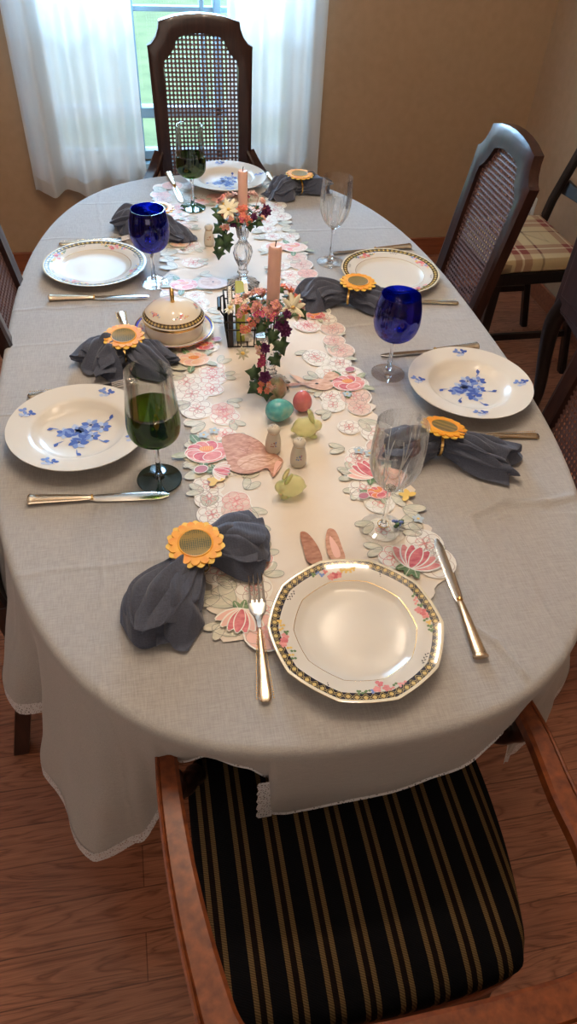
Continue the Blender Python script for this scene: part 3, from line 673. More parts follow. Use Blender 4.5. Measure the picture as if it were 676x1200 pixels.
b = MB(); b.tube([(0, .009*cos(a), .077+.003+.019*sin(a)) for a in [rad(-12+12*k) for k in range(18)]], [.0042]*18, 10, 'gold', sx=.9); b.build('handle', 'gold', lid)['label'] = 'gold loop handle'

# ------------------------------------------------------------------ goblets
def revolve_wall(b, prof, m, n=64, th=.0011):
    inner = [(max(r-th, .0001), z) for r, z in prof]
    b.lathe(prof + inner[::-1], n, m, cap=False)
def goblet(label, loc, rb, rfoot, prof, glass='clear', foot='clear', stem='crystal', low=None, cutz=None, group=None, facet=False):
    t = thing('wine_goblet', label, 'goblet', loc, 0, group)
    b = MB(); fm = 'foot'
    b.lathe([(0, .0), (rfoot, 0), (rfoot+.0006, .0012), (rfoot, .0022), (rfoot*.6, .0036), (rfoot*.25, .006), (.006, .0105), (0, .011)], 56, foot); b.build('foot', None, t)
    z0 = prof[0][1]
    b = MB(); b.lathe([(0, .0095), (.0068, .010), (.0048, .02), (.0038, .04), (.0038, z0-.02), (.0052, z0-.006), (.008, z0+.0005), (0, z0+.001)], 8 if facet else 20, stem); b.build('stem', None, t, smooth=not facet)
    b = MB(); pts = [(p.x, p.z) for p in catmull([(r, 0, z) for r, z in prof], 5)]
    if low: 
        lo = [q for q in pts if q[1] <= low+.003]; hi = [q for q in pts if q[1] >= low-.003]
        revolve_wall(b, hi, 'clear'); bowl = b.build('bowl', None, t)
        b = MB(); b.lathe([(.0001, z0)] + lo + [(lo[-1][0]-.0015, lo[-1][1]+.0005)] + [(max(r-.0035, .0001), z+.0025) for r, z in lo[::-1]], 64, 'green_glass', cap=False)
        g = b.build('green_base', None, bowl); g['label'] = 'green glass lower bowl'
    else:
        revolve_wall(b, [(.0001, z0)] + pts, glass); bowl = b.build('bowl', None, t)
    if cutz:
        b = MB()
        def rz_(z):
            for (r0, z0_), (r1, z1_) in zip(pts, pts[1:]):
                if z0_ <= z <= z1_: return r0 + (r1-r0)*(z-z0_)/(z1_-z0_+1e-9)
            return pts[-1][0]
        za, zb = cutz; nf = 8
        for k in range(nf):
            for sgn, top, tw in ((0, zb, 0), (1, zb-.022, .30), (-1, zb-.022, -.30)):
                path = []
                for q in range(11):
                    u = q/10; z = za + (top-za)*u; a = k*2*pi/nf + tw*(u**1.5)*.75; r = rz_(z)+.0004; path.append((r*cos(a), r*sin(a), z))
                b.tube(path, [.0002+.0009*sin(pi*min(1, (q+.5)/11)) for q in range(11)], 6, 'cut', sx=1.0)
        b.build('cut_pattern', None, bowl)['label'] = 'cut leaf facets'
    return t
BL = [(.008, .079), (.024, .083), (.038, .095), (.0445, .113), (.0455, .130), (.0435, .150), (.0395, .166), (.0378, .174)]
goblet('cobalt blue balloon goblet on the left, in front of the gold-rimmed plate', (-.206, .252, TZ+.002), 0, .0325, BL, 'cobalt')
goblet('cobalt blue balloon goblet on the right beside the blue flower soup plate', (.244, -.182, TZ+.0015), 0, .0345, BL, 'cobalt')
GR = [(.008, .083), (.026, .0865), (.0385, .098), (.0425, .115), (.0415, .14), (.0385, .178), (.0355, .213)]
goblet('large green-bottomed wine goblet with black foot at left front', (-.235, -.442, TZ+.0015), 0, .037, GR, foot='dark_green', low=.146)
goblet('green-bottomed wine goblet with green foot at the far end of the table', (-.074, .686, TZ+.004), 0, .0355, [(r*.96, z) for r, z in GR], foot='green_foot', low=.142)
CR = [(.007, .092), (.016, .096), (.027, .112), (.0355, .132), (.039, .154), (.039, .176), (.0375, .197), (.037, .211)]
goblet('cut-crystal goblet at right front on the runner edge', (.106, -.612, TZ+.0035), 0, .0365, CR, cutz=(.098, .172), facet=True)
goblet('cut-crystal goblet at right rear beside the far sunflower napkin', (.241, .322, TZ+.0015), 0, .034, [(r*.97, z*.985) for r, z in CR], cutz=(.097, .168), facet=True)
# small green decoration tied round the near crystal goblet's stem
t = thing('stem_charm', 'tiny green leafy charm ring at the foot of the near crystal goblet', 'charm', (.106, -.612, TZ+.0035))
b = MB(); b.tube([(.009*cos(a), .009*sin(a), .013) for a in [2*pi*k/20 for k in range(20)]], .0007, 6, 'gold', closed=True); b.build('ring', None, t)
b = MB(); rn = random.Random(2)
for k in range(16): b.ball((.024+rn.uniform(-.008, .008), .001+rn.uniform(-.007, .007), .010+rn.uniform(-.003, .004)), .0035, .0026, .0022, rn.choice(['ivy', 'ivy', 'green', 'midblue']), 8)
b.build('leaf_cluster', None, t)

# ------------------------------------------------------------------ cutlery
def knife_proto(x, y, rz, label, blade='silver', grip='gilt_silver', z=0):
    """blade tip at +Y, handle end at -Y, length .222"""
    t = thing('table_knife', label, 'knife', (x, y, TZ+.0018+z), rz)
    b = MB(); o_ = []
    st = [(-.012, .0045), (0, .0072), (.02, .0082), (.06, .0089), (.09, .0088), (.105, .0070), (.115, .0025)]
    rs = [[(-w*.9, y_, .0012), (w*.9, y_, .0005), (w, y_, .0012), (w*.6, y_, .0026), (-w*.7, y_, .0034), (-w, y_, .0026)] for y_, w in st]
    b.rings(rs, blade); b.build('blade', None, t)
    b = MB(); pts = catmull([(0, -.108, .006), (0, -.102, .0062), (0, -.07, .0058), (0, -.03, .005), (0, -.008, .0045)], 4); n = len(pts)
    rr = [(.003, .0075, .0096, .0104)[i] if i < 4 else .0036+.0070*(1-(i/(n-1)))**.8 for i in range(n)]
    b.tube(pts, rr, 12, grip, sx=1.15, up=(0, 0, 1)); 
    for i, v in enumerate(b.bm.verts): v.co.z = .0045+(v.co.z-.0055)*.62
    b.tube([(0, -.009, .0045), (0, -.006, .0045)], .0048, 10, 'gold')
    h = b.build('handle', None, t)
    b = MB()
    for sx_ in (-1, 1): b.tube([(sx_*.0063, -.1, .0072), (sx_*.0052, -.07, .0070), (sx_*.0035, -.03, .0062)], .0007, 6, 'gold')
    b.build('trim_line', None, h); return t
def fork_proto(x, y, rz, label, z=0):
    """tines at +Y"""
    t = thing('table_fork', label, 'fork', (x, y, TZ+.0015+z), rz)
    b = MB()
    for k in range(4):
        xx = (k-1.5)*.0066
        b.tube([(xx, .102, .009), (xx, .09, .0105), (xx, .07, .009), (xx*.98, .052, .005)], [.0007, .0012, .0015, .0019], 8, 'silver', sx=1.1)
    rs = [[(-w, y_, z_), (w, y_, z_), (w*1.05, y_, z_+.001), (w*.8, y_, z_+.002), (-w*.8, y_, z_+.002), (-w*1.05, y_, z_+.001)] for y_, w, z_ in ((.056, .0122, .004), (.046, .0122, .0022), (.036, .0105, .0018), (.028, .006, .003), (.018, .0034, .0052), (.006, .003, .0062))]
    b.rings(rs, 'silver'); b.build('tines', None, t)
    b = MB(); rs = []
    for y_, w, z_, h_ in ((.008, .003, .0062, .0024), (-.01, .0034, .0058, .0026), (-.04, .0052, .0036, .003), (-.07, .0078, .0018, .0032), (-.092, .0098, .0008, .0032), (-.101, .0094, .0005, .003), (-.1055, .005, .0005, .0026)):
        rs.append([(-w, y_, z_+h_*.3), (-w*.7, y_, z_), (w*.7, y_, z_), (w, y_, z_+h_*.3), (w*.75, y_, z_+h_), (0, y_, z_+h_*1.25), (-w*.75, y_, z_+h_)])
    b.rings(rs, 'gilt_silver'); h = b.build('handle', None, t, subd=1)
    b = MB()
    for sx_ in (-1, 1):
        for k in range(26):
            u = k/25; yy = -.100+.1*u; w = .0093*(1-u)**.7+.003; zz = .0034+.0032*u; b.ball((sx_*w*.9, yy, zz), .0009, .0013, .0008, 'gold', 6)
    b.build('beading', None, h)['label'] = 'gold beaded edge'; return t
def between(x0, y0, x1, y1):   # handle end -> tip
    return (x0+x1)/2, (y0+y1)/2, math.atan2(-(x1-x0), y1-y0)
K = [((.171, -.869, .186, -.651), 'table knife lying right of the large front plate'),
     ((-.447, -.468, -.227, -.485), 'table knife in front of the left blue-flower soup plate', ),
     ((-.446, .196, -.227, .184), 'table knife in front of the left gold-rimmed plate'),
     ((.474, .386, .262, .371), 'table knife behind the right gold-rimmed plate'),
     ((.473, -.109, .25, -.118), 'table knife behind the right blue-flower soup plate'),
     ((-.124, .945, -.102, .728), 'table knife standing left of the far soup plate')]
kp = None
for (q, lb) in K:
    x, y, a = between(*q); zz = .002 if lb.startswith('table knife standing') else 0
    if kp is None: kp = knife_proto(x, y, a, lb)
    else: dup(kp, (x, y, TZ+.0018+zz), a, lb)
Fk = [((-.128, -.883, -.110, -.679), 'table fork with gold beaded handle left of the large front plate', .002),
      ((-.462, -.176, -.26, -.165), 'table fork whose handle end shows behind the left blue-flower plate', 0),
      ((-.432, .482, -.225, .495), 'table fork behind the left gold-rimmed plate', 0),
      ((.497, .084, .29, .10), 'table fork whose handle pokes out right of the middle right napkin', 0),
      ((.466, -.418, .262, -.402), 'table fork whose handle pokes out right of the near right napkin', 0),
      ((.183, .945, .19, .735), 'table fork right of the far soup plate beside the napkin', .002),
      ((-.287, .118, -.262, -.08), 'small silver utensil end sticking out behind the near left napkin', 0)]
fp = None
for q, lb, zz in Fk:
    x, y, a = between(*q)
    if fp is None: fp = fork_proto(x, y, a, lb, zz)
    else: dup(fp, (x, y, TZ+.0015+zz), a, lb)

# ------------------------------------------------------------------ napkins with sunflower rings
def napkin(label, spine, seed, ringi, ring_tilt=(0, 0), ring_off=(0, 0, 0), rlabel='', asym=0):
    """spine: (x, y, z, halfwidth, halfheight) in room metres above the cloth; ringi = index of the ring"""
    bx, by = spine[ringi][0], spine[ringi][1]
    ctr = catmull([(p[0]-bx, p[1]-by, p[2]) for p in spine], 10); wh = catmull([(p[3], p[4], 0) for p in spine], 10)
    n = len(ctr); ri = ringi*10; M_ = 88; rn = random.Random(seed); ph = [rn.uniform(0, 6.28) for _ in range(8)]; rs = []
    def frame(i):
        t = ctr[min(i+1, n-1)] - ctr[max(i-1, 0)]; t.z = 0; t.normalize(); return t, Vector((-t.y, t.x, 0))
    def ringpts(i, sc, push):
        t, sd = frame(i); w, h = abs(wh[i].x), abs(wh[i].y); d = abs(i-ri)/n; am = min(1, .35+d*2.6); out = []
        sidesign = 1 if i > ri else -1
        for j in range(M_):
            a = 2*pi*j/M_
            f = .13*abs(sin(2.5*a+ph[0]+d*2.5*sidesign)) + .10*abs(sin(4*a+ph[1 if sidesign > 0 else 2]-d*4)) + .07*sin(9*a+ph[3]+d*6)
            f2 = .98 - am*f*1.2
            pinch = 1 - .22*abs(sin(6*a+ph[4]))*(1 if abs(i-ri) < 5 else 0)
            x = math.copysign(abs(cos(a))**.75, cos(a))*w*f2*sc*pinch; z = sin(a)*h*(f2 + .25*am*sin(3*x/w*2+ph[5]+d*5) + .18*am*abs(sin(7*x/w+ph[6]+d*9*sidesign)))*sc
            nz = noise.noise(Vector((x*40+seed, i*.13, z*40)))*.006*am
            p = ctr[i] + sd*x + Vector((0, 0, z+nz)) + t*push + t*sidesign*(.022*sin(2*a+ph[7])*max(0, d*2-.3))
            p.z = max(.0012 + .001*noise.noise(p*60), p.z)
            out.append(p)
        return out
    for sc, push in ((.12, .032), (.45, .022), (.72, .010), (.88, .002)): rs.append(ringpts(0, sc, push))
    for i in range(n): rs.append(ringpts(i, 1, 0))
    for sc, push in ((.88, -.002), (.72, -.010), (.45, -.022), (.12, -.032)): rs.append(ringpts(n-1, sc, push))
    t0 = thing('napkin', label, 'napkin', (bx, by, TZ+.0035))
    b = MB(); b.rings(rs, 'napkin')
    def flap(i0, i1, sidev, spread, hgt, curl, seedk):
        """one folded leaf of cloth fanning out of the ring"""
        r2 = random.Random(seed*31+seedk); p1, p2, p3 = (r2.uniform(0, 6.28) for _ in range(3)); NU, NV = 26, 22; G = []
        for a_ in range(NU+1):
            u = a_/NU; f = i0 + (i1-i0)*u; k = max(0, min(n-1, int(round(f)))); t_, sd_ = frame(k); w_, h_ = abs(wh[k].x), abs(wh[k].y); over = .010*max(0, u-.8)/.2; sg = 1 if i1 > i0 else -1
            row = []
            for c_ in range(NV+1):
                v = c_/NV*2-1; am = min(1, .15+u*1.3)
                x = sidev*w_*u*1.0 + v*w_*(.55+spread*u)
                arch = (1-abs(v)**2.6); z = ctr[k].z + h_*(hgt*arch*(.95+.05*u) - (1-arch)*.9)
                ple = abs((v*1.15+p1+.5*u) % 1.0-.5)*2
                z += .0125*am*(ple-.5) + .002*am*sin(v*8+p2+u*5) + .003*noise.noise(Vector((v*3+seed, u*4, p3)))
                z -= curl*max(0, u-.68)**2*17*h_
                q = ctr[k] + sd_*x + t_*sg*(over + .014*am*sin(v*1.7+p3)*u - .012*u*v*v)
                row.append(b.bm.verts.new((q.x, q.y, max(.0016+.0006*seedk, z))))
            G.append(row)
        for A, B in zip(G, G[1:]):
            for c_ in range(NV): b.face([A[c_], A[c_+1], B[c_+1], B[c_]])
    for sg, ie in ((1, n-1), (-1, 0)):
        flap(ri+sg*2, ie, -.45, .28, 1.02, 1.0, 1+sg); flap(ri+sg*2, ie, .5, .25, .98, 1.2, 4+sg); flap(ri+sg*1, ri+(ie-ri)*.86, .05, .15, 1.32, .8, 7+sg)
    b.build('cloth', None, t0, angle=75, subd=1, recalc=False)
    # ring
    t, sd = frame(ri); c = ctr[ri]; w, h = wh[ri].x, wh[ri].y
    r = thing('napkin_ring', rlabel, 'napkin ring', (bx, by, TZ+.0035))
    b = MB(); b.rect_sweep([c + sd*(w*1.18*cos(a)) + Vector((0, 0, max(-c.z+.001, h*1.22*sin(a)))) for a in [2*pi*k/32 for k in range(32)]], .0014, .005, 'gold', up=t, closed=True); b.build('band', None, r)
    top = c + Vector((ring_off[0], ring_off[1], h*1.22 + .006 + ring_off[2]))
    T = Matrix.Translation(top) @ Matrix.Rotation(ring_tilt[0], 4, 'X') @ Matrix.Rotation(ring_tilt[1], 4, 'Y')
    def flower(np_, r0, r1, z0, off, m, nm):
        b = MB()
        for k in range(np_):
            a = 2*pi*(k+off)/np_; wd = pi*r1/np_*1.06; pts = []
            for u, f_ in ((0, .5), (.35, .70), (.6, .76), (.78, .66), (.91, .42), (.98, .18), (1, .04)): pts.append((r0+(r1-r0)*u, wd*f_))
            loop = pts + [(x, -y) for x, y in pts[::-1]]
            P_ = [(x*cos(a)-y*sin(a), x*sin(a)+y*cos(a)) for x, y in loop]
            lo = [T @ Vector((x, y, z0)) for x, y in P_]; hi = [T @ Vector((x, y, z0+.0016)) for x, y in P_]
            b.rings([lo, hi], m)
        b.lathe([(0, 0), (r0*1.12, 0), (r0*1.12, .0018), (0, .0018)], 40, m); 
        for v in b.bm.verts[-160:]: v.co = T @ (v.co + Vector((0, 0, z0)))
        o = b.build(nm, None, r, smooth=False); return o
    flower(15, .022, .0425, .0, .5, 'sun_petal_pale', 'outer_petals')
    flower(15, .021, .0390, .0022, 0, 'sun_petal', 'inner_petals')
    b = MB(); b.lathe([(0, .0046), (.023, .0046), (.0245, .0052), (.0255, .0045), (.0255, .0035), (0, .0035)], 40, ['sun_disc', 'sun_petal', 'sun_petal', 'sun_petal', 'sun_petal'])
    for v in b.bm.verts: v.co = T @ v.co
    b.build('seed_disc', None, r)['label'] = 'dark mesh flower centre'
napkin('slate blue napkin bundled left of the front fork', [(-.262, -.765, .020, .040, .018), (-.245, -.722, .026, .060, .026), (-.215, -.68, .026, .040, .024), (-.192, -.650, .023, .020, .020), (-.172, -.632, .024, .030, .022), (-.135, -.622, .024, .055, .024), (-.095, -.618, .018, .060, .016)], 3, 3, (rad(6), 0), (0, 0, .0), 'sunflower napkin ring on the napkin nearest the camera')
napkin('slate blue napkin bundled between the two left plates', [(-.352, -.108, .016, .050, .016), (-.325, -.088, .024, .066, .024), (-.300, -.078, .024, .044, .024), (-.279, -.072, .021, .021, .019), (-.255, -.082, .023, .035, .022), (-.235, -.104, .022, .044, .022), (-.200, -.125, .013, .034, .012)], 8, 3, (rad(4), 0), (0, 0, .001), 'sunflower napkin ring on the left, beside the butter dish')
napkin('slate blue napkin bundled behind the left blue goblet', [(-.285, .575, .016, .040, .016), (-.255, .570, .024, .052, .024), (-.215, .563, .024, .034, .022), (-.185, .555, .020, .020, .018), (-.165, .530, .022, .030, .020), (-.140, .495, .018, .040, .018), (-.115, .468, .010, .030, .010)], 5, 3, (0, 0), (.012, .01, .0), 'sunflower napkin ring half hidden behind the left blue goblet')
napkin('slate blue napkin bundled right of the far soup plate', [(.165, .735, .016, .034, .015), (.190, .752, .024, .048, .023), (.222, .768, .024, .034, .023), (.250, .772, .021, .021, .019), (.275, .780, .023, .032, .022), (.305, .795, .022, .042, .022), (.335, .81, .014, .040, .013)], 11, 3, (0, 0), (.0, .006, .001), 'sunflower napkin ring at the far right of the table')
napkin('slate blue napkin bundled on the right between the crystal and blue goblets', [(.130, .105, .016, .040, .016), (.155, .120, .024, .052, .024), (.195, .118, .024, .036, .023), (.232, .106, .021, .020, .018), (.258, .095, .022, .028, .021), (.295, .075, .022, .036, .020), (.335, .055, .012, .030, .012)], 14, 3, (0, 0), (.018, .0, .002), 'sunflower napkin ring behind the right blue goblet')
napkin('slate blue napkin bundled right of the near crystal goblet', [(.175, -.425, .018, .038, .016), (.205, -.435, .024, .048, .022), (.235, -.440, .024, .032, .022), (.260, -.440, .022, .020, .019), (.285, -.452, .024, .032, .022), (.325, -.478, .024, .042, .022), (.375, -.500, .018, .040, .016)], 17, 3, (rad(-10), rad(8)), (.004, .006, -.001), 'sunflower napkin ring beside the near crystal goblet')

# ------------------------------------------------------------------ candlesticks, candles and flower rings
CS = [(0, 0), (.040, 0), (.041, .002), (.038, .004), (.022, .009), (.010, .016), (.0085, .024), (.013, .030), (.009, .036), (.010, .045), (.018, .062), (.022, .078), (.019, .092), (.010, .104), (.0085, .110), (.012, .114), (.013, .119), (.0145, .128), (.017, .142), (.0215, .158), (.0225, .162), (.0215, .164), (.0135, .163), (.0115, .150), (0, .150)]
def candlestick(label, loc, sc):
    t = thing('candlestick', label, 'candlestick', loc)
    b = MB(); b.lathe([(r*(.95 if z < .02 else 1), z*sc) for r, z in CS], 48, 'crystal', lambda a, i: 1 + (.07*cos(a*10) if 1 < i < 19 else 0)); b.build('stem_and_cup', None, t, angle=60)
    b = MB()
    for k in range(24):
        a = 2*pi*k/24; b.tube([(.012*cos(a), .012*sin(a), .0135), (.037*cos(a), .037*sin(a), .0048)], .0006, 5, 'cut')
    b.build('star_cut_foot', None, t); return t
c1 = (-.004, -.195, TZ+.0035); c2 = (.002, .225, TZ+.0035)
candlestick('near cut-crystal candlestick behind the marbled egg', c1, 1.0)
candlestick('far cut-crystal candlestick standing on the runner middle', c2, 1.0)
def candle(label, loc, r, h, lean):
    t = thing('candle', label, 'candle', loc); t.rotation_euler = (0, lean, 0)
    b = MB(); b.lathe([(0, 0), (r*.9, 0), (r*1.02, .004), (r, .02), (r*.97, h-.004), (r*.8, h), (r*.35, h-.0015), (0, h-.002)], 32, 'wax'); b.build('wax', None, t)
    b = MB(); b.tube([(0, 0, h-.003), (.0006, 0, h+.003), (.0016, .0004, h+.008)], .0009, 6, 'wick'); b.build('wick', None, t)
candle('near pink candle rising from the flower ring, on the right', (c1[0], c1[1], c1[2]+.152), .0118, .130, rad(.5))
candle('far pink candle rising from the flower ring, by the far plate', (c2[0], c2[1], c2[2]+.152), .0108, .106, rad(-.3))
def O(v): return Vector(v)
def flower_part(parent, kind, p, nrm, r, seed):
    r *= 0.93
    rn = random.Random(seed); nrm = Vector(nrm).normalized(); q = nrm.to_track_quat('Z', 'Y').to_matrix().to_4x4(); T = Matrix.Translation(Vector(p)) @ q @ Matrix.Rotation(rn.uniform(0, 6), 4, 'Z')
    b = MB()
    def pet(ang, ln, wd, z0, cup, m):
        A = []
        for k in range(6):
            u = k/5; w = wd*sin(pi*(u*.85+.1)); x = ln*u; z = z0 + cup*ln*u*u; c, s = cos(ang), sin(ang)
            A.append([T @ Vector((x*c-y*s, x*s+y*c, z + .25*abs(y))) for y in (-w, 0, w)])
        b.rings(A, m, closed=False, cap=False)
    if kind == 'daisy':
        for k in range(8): pet(k*pi/4+rn.uniform(-.1, .1), r, r*.2, 0, rn.uniform(-.1, .35), 'petal_white')
        b.ball(T @ Vector((0, 0, .001)), .004, .004, .003, 'yellow', 10)
        nm = 'daisy'
    elif kind == 'rose':
        for L_ in range(4):
            for k in range(5): pet(k*1.257+L_*.6, r*(1-.2*L_), r*.36*(1-.12*L_), .001*L_, .35+.35*L_, 'petal_purple')
        nm = 'purple_rose'
    elif kind in ('coral', 'pink', 'magenta', 'blush'):
        for c in range(7):
            ox, oy = rn.uniform(-.6, .6)*r, rn.uniform(-.6, .6)*r; T0 = T.copy(); T = T0 @ Matrix.Translation((ox, oy, rn.uniform(0, .006))) @ Matrix.Rotation(rn.uniform(-.6, .6), 4, 'X') @ Matrix.Rotation(rn.uniform(-.6, .6), 4, 'Y')
            for k in range(5): pet(k*1.257+c, r*.46, r*.19, 0, .35, 'petal_'+kind)
            b.ball(T @ Vector((0, 0, .0006)), .0013, .0013, .0013, 'yellow', 6); T = T0
        nm = 'blossom_cluster'
    return b.build(nm, None, parent, thick=.0004, angle=80, recalc=False)
def ivy_part(parent, p, dirv, nrm, r, seed):
    r *= .86
    d = Vector(dirv).normalized(); n = Vector(nrm); n = (n - d*n.dot(d)).normalized(); s = d.cross(n)
    out = [(0, 0), (-.25, .28), (-.1, .62), (.22, .45), (.42, .72), (.62, .33), (1.15, 0)]
    pts = out + [(x, -y) for x, y in out[-2:0:-1]]
    b = MB(); c = b.bm.verts.new(Vector(p)+d*r*.35+n*r*.08); k = b.mi('ivy')
    V_ = [b.bm.verts.new(Vector(p)+d*(x*r)+s*(y*r)+n*(-.25*r*abs(y)-.12*r*max(0, x-.5))) for x, y in pts]
    for i in range(len(V_)): b.face([c, V_[i], V_[(i+1) % len(V_)]], k)
    return b.build('ivy_leaf', None, parent, thick=.0005, angle=80, recalc=False)
def bed(label, base, items, leaves, stem):
    t = thing('floral_candle_ring', label, 'flower ring', base)
    b = MB(); b.tube([(.021*cos(a), .021*sin(a), .004) for a in [2*pi*k/28 for k in range(28)]], .0022, 8, 'ivy', closed=True)
    rn = random.Random(9)
    for k in range(12):
        a = k*2*pi/12; b.tube([(.021*cos(a), .021*sin(a), .004), (.036*cos(a), .036*sin(a), .012+rn.uniform(-.006, .01)), (.052*cos(a+.15), .052*sin(a+.15), .010+rn.uniform(-.01, .02))], .0008, 5, 'brown')
    if stem: b.tube(catmull(stem, 6), .0016, 6, 'ivy')
    b.build('vine_base', None, t)
    items = [(kd, ((p[0]-.013) if p[2] < -.045 else p[0], p[1], p[2]), n_, r_) for kd, p, n_, r_ in items]; leaves = [(((p[0]-.013) if p[2] < -.045 else p[0], p[1], p[2]), d, n_, r_) for p, d, n_, r_ in leaves]
    for k in range(12):
        a = k*2*pi/12+.2; leaves.append(((.040*cos(a), .036*sin(a), .002+rn.uniform(-.004, .010)), (cos(a), sin(a), rn.uniform(-.4, .3)), (0, -.3, 1), rn.uniform(.018, .024)))
    for k, kd in enumerate(('coral', 'pink', 'magenta', 'rose', 'blush', 'pink')):
        a = rad(200+k*30); items.append((kd, (.050*cos(a), .046*sin(a), rn.uniform(.002, .012)), (cos(a), sin(a), .8), .010))
    for i, (kd, p, n, r) in enumerate(items): flower_part(t, kd, p, n, r, i+1)
    for i, (p, d, n, r) in enumerate(leaves): ivy_part(t, p, d, n, r, i)
# view direction towards camera from the table middle is roughly (-.15,-.75,.65)
V0 = (-.15, -.6, .75)
bed('flower ring of daisies, coral blossoms and trailing ivy on the near candlestick', (c1[0], c1[1], c1[2]+.164),
    [('daisy', (.032, -.024, .014), (.2, -.8, .6), .028), ('daisy', (.040, .012, .012), (.6, 0, .8), .022), ('coral', (.030, .030, .020), (.3, .1, 1), .016), ('coral', (.046, .018, .006), (.8, -.2, .6), .014),
     ('pink', (-.010, -.030, .012), V0, .017), ('pink', (-.034, -.010, .010), (-.4, -.4, .8), .016), ('coral', (-.040, -.034, -.002), (-.4, -.7, .6), .013), ('blush', (-.034, .026, .014), (-.4, .1, .9), .018), ('blush', (-.015, .040, .012), (0, .2, 1), .016),
     ('rose', (.008, -.040, -.008), (.1, -.9, .4), .017), ('rose', (.016, -.042, -.020), (.1, -1, .2), .014), ('daisy', (-.052, .010, .004), (-.8, -.1, .6), .018), ('daisy', (-.052, -.036, -.022), (-.5, -.8, .3), .014), ('pink', (.000, -.028, .022), V0, .013),
     ('blush', (-.018, -.052, -.052), (-.2, -1, .3), .013), ('magenta', (-.014, -.056, -.068), (-.2, -1, .3), .017), ('rose', (-.022, -.056, -.045), (-.2, -1, .3), .012), ('daisy', (-.048, -.048, -.058), (-.4, -1, .3), .014),
     ('pink', (-.056, -.018, .006), (-.6, -.3, .7), .016), ('blush', (-.060, .012, .012), (-.5, 0, .9), .017), ('pink', (-.020, .010, .026), (-.1, 0, 1), .015), ('daisy', (-.076, .004, .004), (-.7, 0, .7), .016), ('coral', (-.056, -.040, -.014), (-.4, -.8, .4), .012), ('magenta', (-.030, -.036, .010), V0, .012),
     ('rose', (-.010, -.064, -.100), (0, -1, .3), .014), ('coral', (-.012, -.068, -.120), (0, -1, .3), .014), ('blush', (-.002, -.066, -.122), (.2, -1, .3), .012)],
    [((.048, -.012, .0), (.6, -.6, -.6), (.3, -.7, .5), .022), ((-.006, -.048, -.018), (-.3, -.3, -.9), (-.2, -.9, .3), .024), ((.006, -.052, -.036), (.3, -.3, -1), (.2, -.9, .3), .030), ((.008, -.054, -.066), (.5, -.3, -.8), (.2, -.9, .3), .024), ((-.028, -.050, -.04), (-.3, 0, -1), (-.2, -1, .3), .02),
     ((-.022, -.062, -.095), (-1, 0, .3), (-.2, -.9, .4), .026), ((-.020, -.066, -.118), (-1, -.2, -.6), (-.2, -.9, .4), .028), ((-.006, -.070, -.130), (0, -.3, -1), (0, -.9, .4), .022), ((-.046, .030, .008), (-.8, .5, .2), (-.2, -.3, .9), .024), ((.018, .046, .012), (.4, .8, .2), (0, 0, 1), .024), ((-.024, -.040, -.006), (-.6, -.5, -.5), (-.2, -.8, .5), .022), ((-.002, -.02, .02), (-.5, -.5, .4), V0, .018)],
    [(0, -.02, .004), (-.006, -.044, -.02), (-.020, -.054, -.06), (-.022, -.062, -.10), (-.021, -.068, -.138)])
bed('flower ring with white lily, coral blossom and hanging ivy on the far candlestick', (c2[0], c2[1], c2[2]+.164),
    [('coral', (-.002, -.032, .018), V0, .019), ('coral', (.004, -.036, .006), (.1, -1, .4), .017), ('rose', (.048, -.012, .012), (.6, -.6, .6), .016), ('rose', (.040, -.020, .004), (.4, -.8, .4), .012), ('daisy', (-.034, -.018, .020), (-.3, -.6, .8), .028), ('daisy', (-.040, .012, .020), (-.5, -.1, .9), .020),
     ('blush', (-.020, .036, .026), (-.2, .3, 1), .020), ('blush', (.028, .036, .026), (.2, .3, 1), .020), ('pink', (-.044, .024, .022), (-.6, .2, .8), .018), ('blush', (.046, .016, .018), (.7, .1, .7), .017), ('pink', (-.042, -.030, -.012), (-.5, -.8, .3), .012), ('magenta', (.014, .034, .024), (.1, .3, 1), .012), ('rose', (-.024, -.032, -.004), (-.3, -.9, .3), .012)],
    [((-.046, -.020, .006), (-.9, -.3, .3), (-.2, -.7, .6), .028), ((-.050, -.028, -.012), (-.9, -.3, -.5), (-.3, -.8, .4), .028), ((-.040, -.034, -.028), (-.2, -.3, -1), (-.3, -.9, .3), .028), ((-.052, -.032, -.040), (-.7, -.2, -.7), (-.3, -.9, .3), .026), ((-.030, -.034, -.046), (.3, -.2, -1), (-.2, -.9, .3), .026), ((-.046, -.036, -.060), (-.1, -.2, -1), (-.3, -.9, .3), .026),
     ((.024, -.036, .0), (.7, -.4, -.3), (0, -.8, .5), .020), ((.010, -.040, -.004), (0, -.4, -.6), (0, -.8, .5), .018), ((.046, .008, .004), (1, -.1, .1), (0, -.4, 1), .022), ((-.020, -.030, .006), (-.5, -.6, -.1), V0, .022), ((-.05, .0, .012), (-1, .1, .2), V0, .022)],
    [(-.012, -.018, .004), (-.034, -.028, -.012), (-.044, -.032, -.04), (-.044, -.034, -.062)])

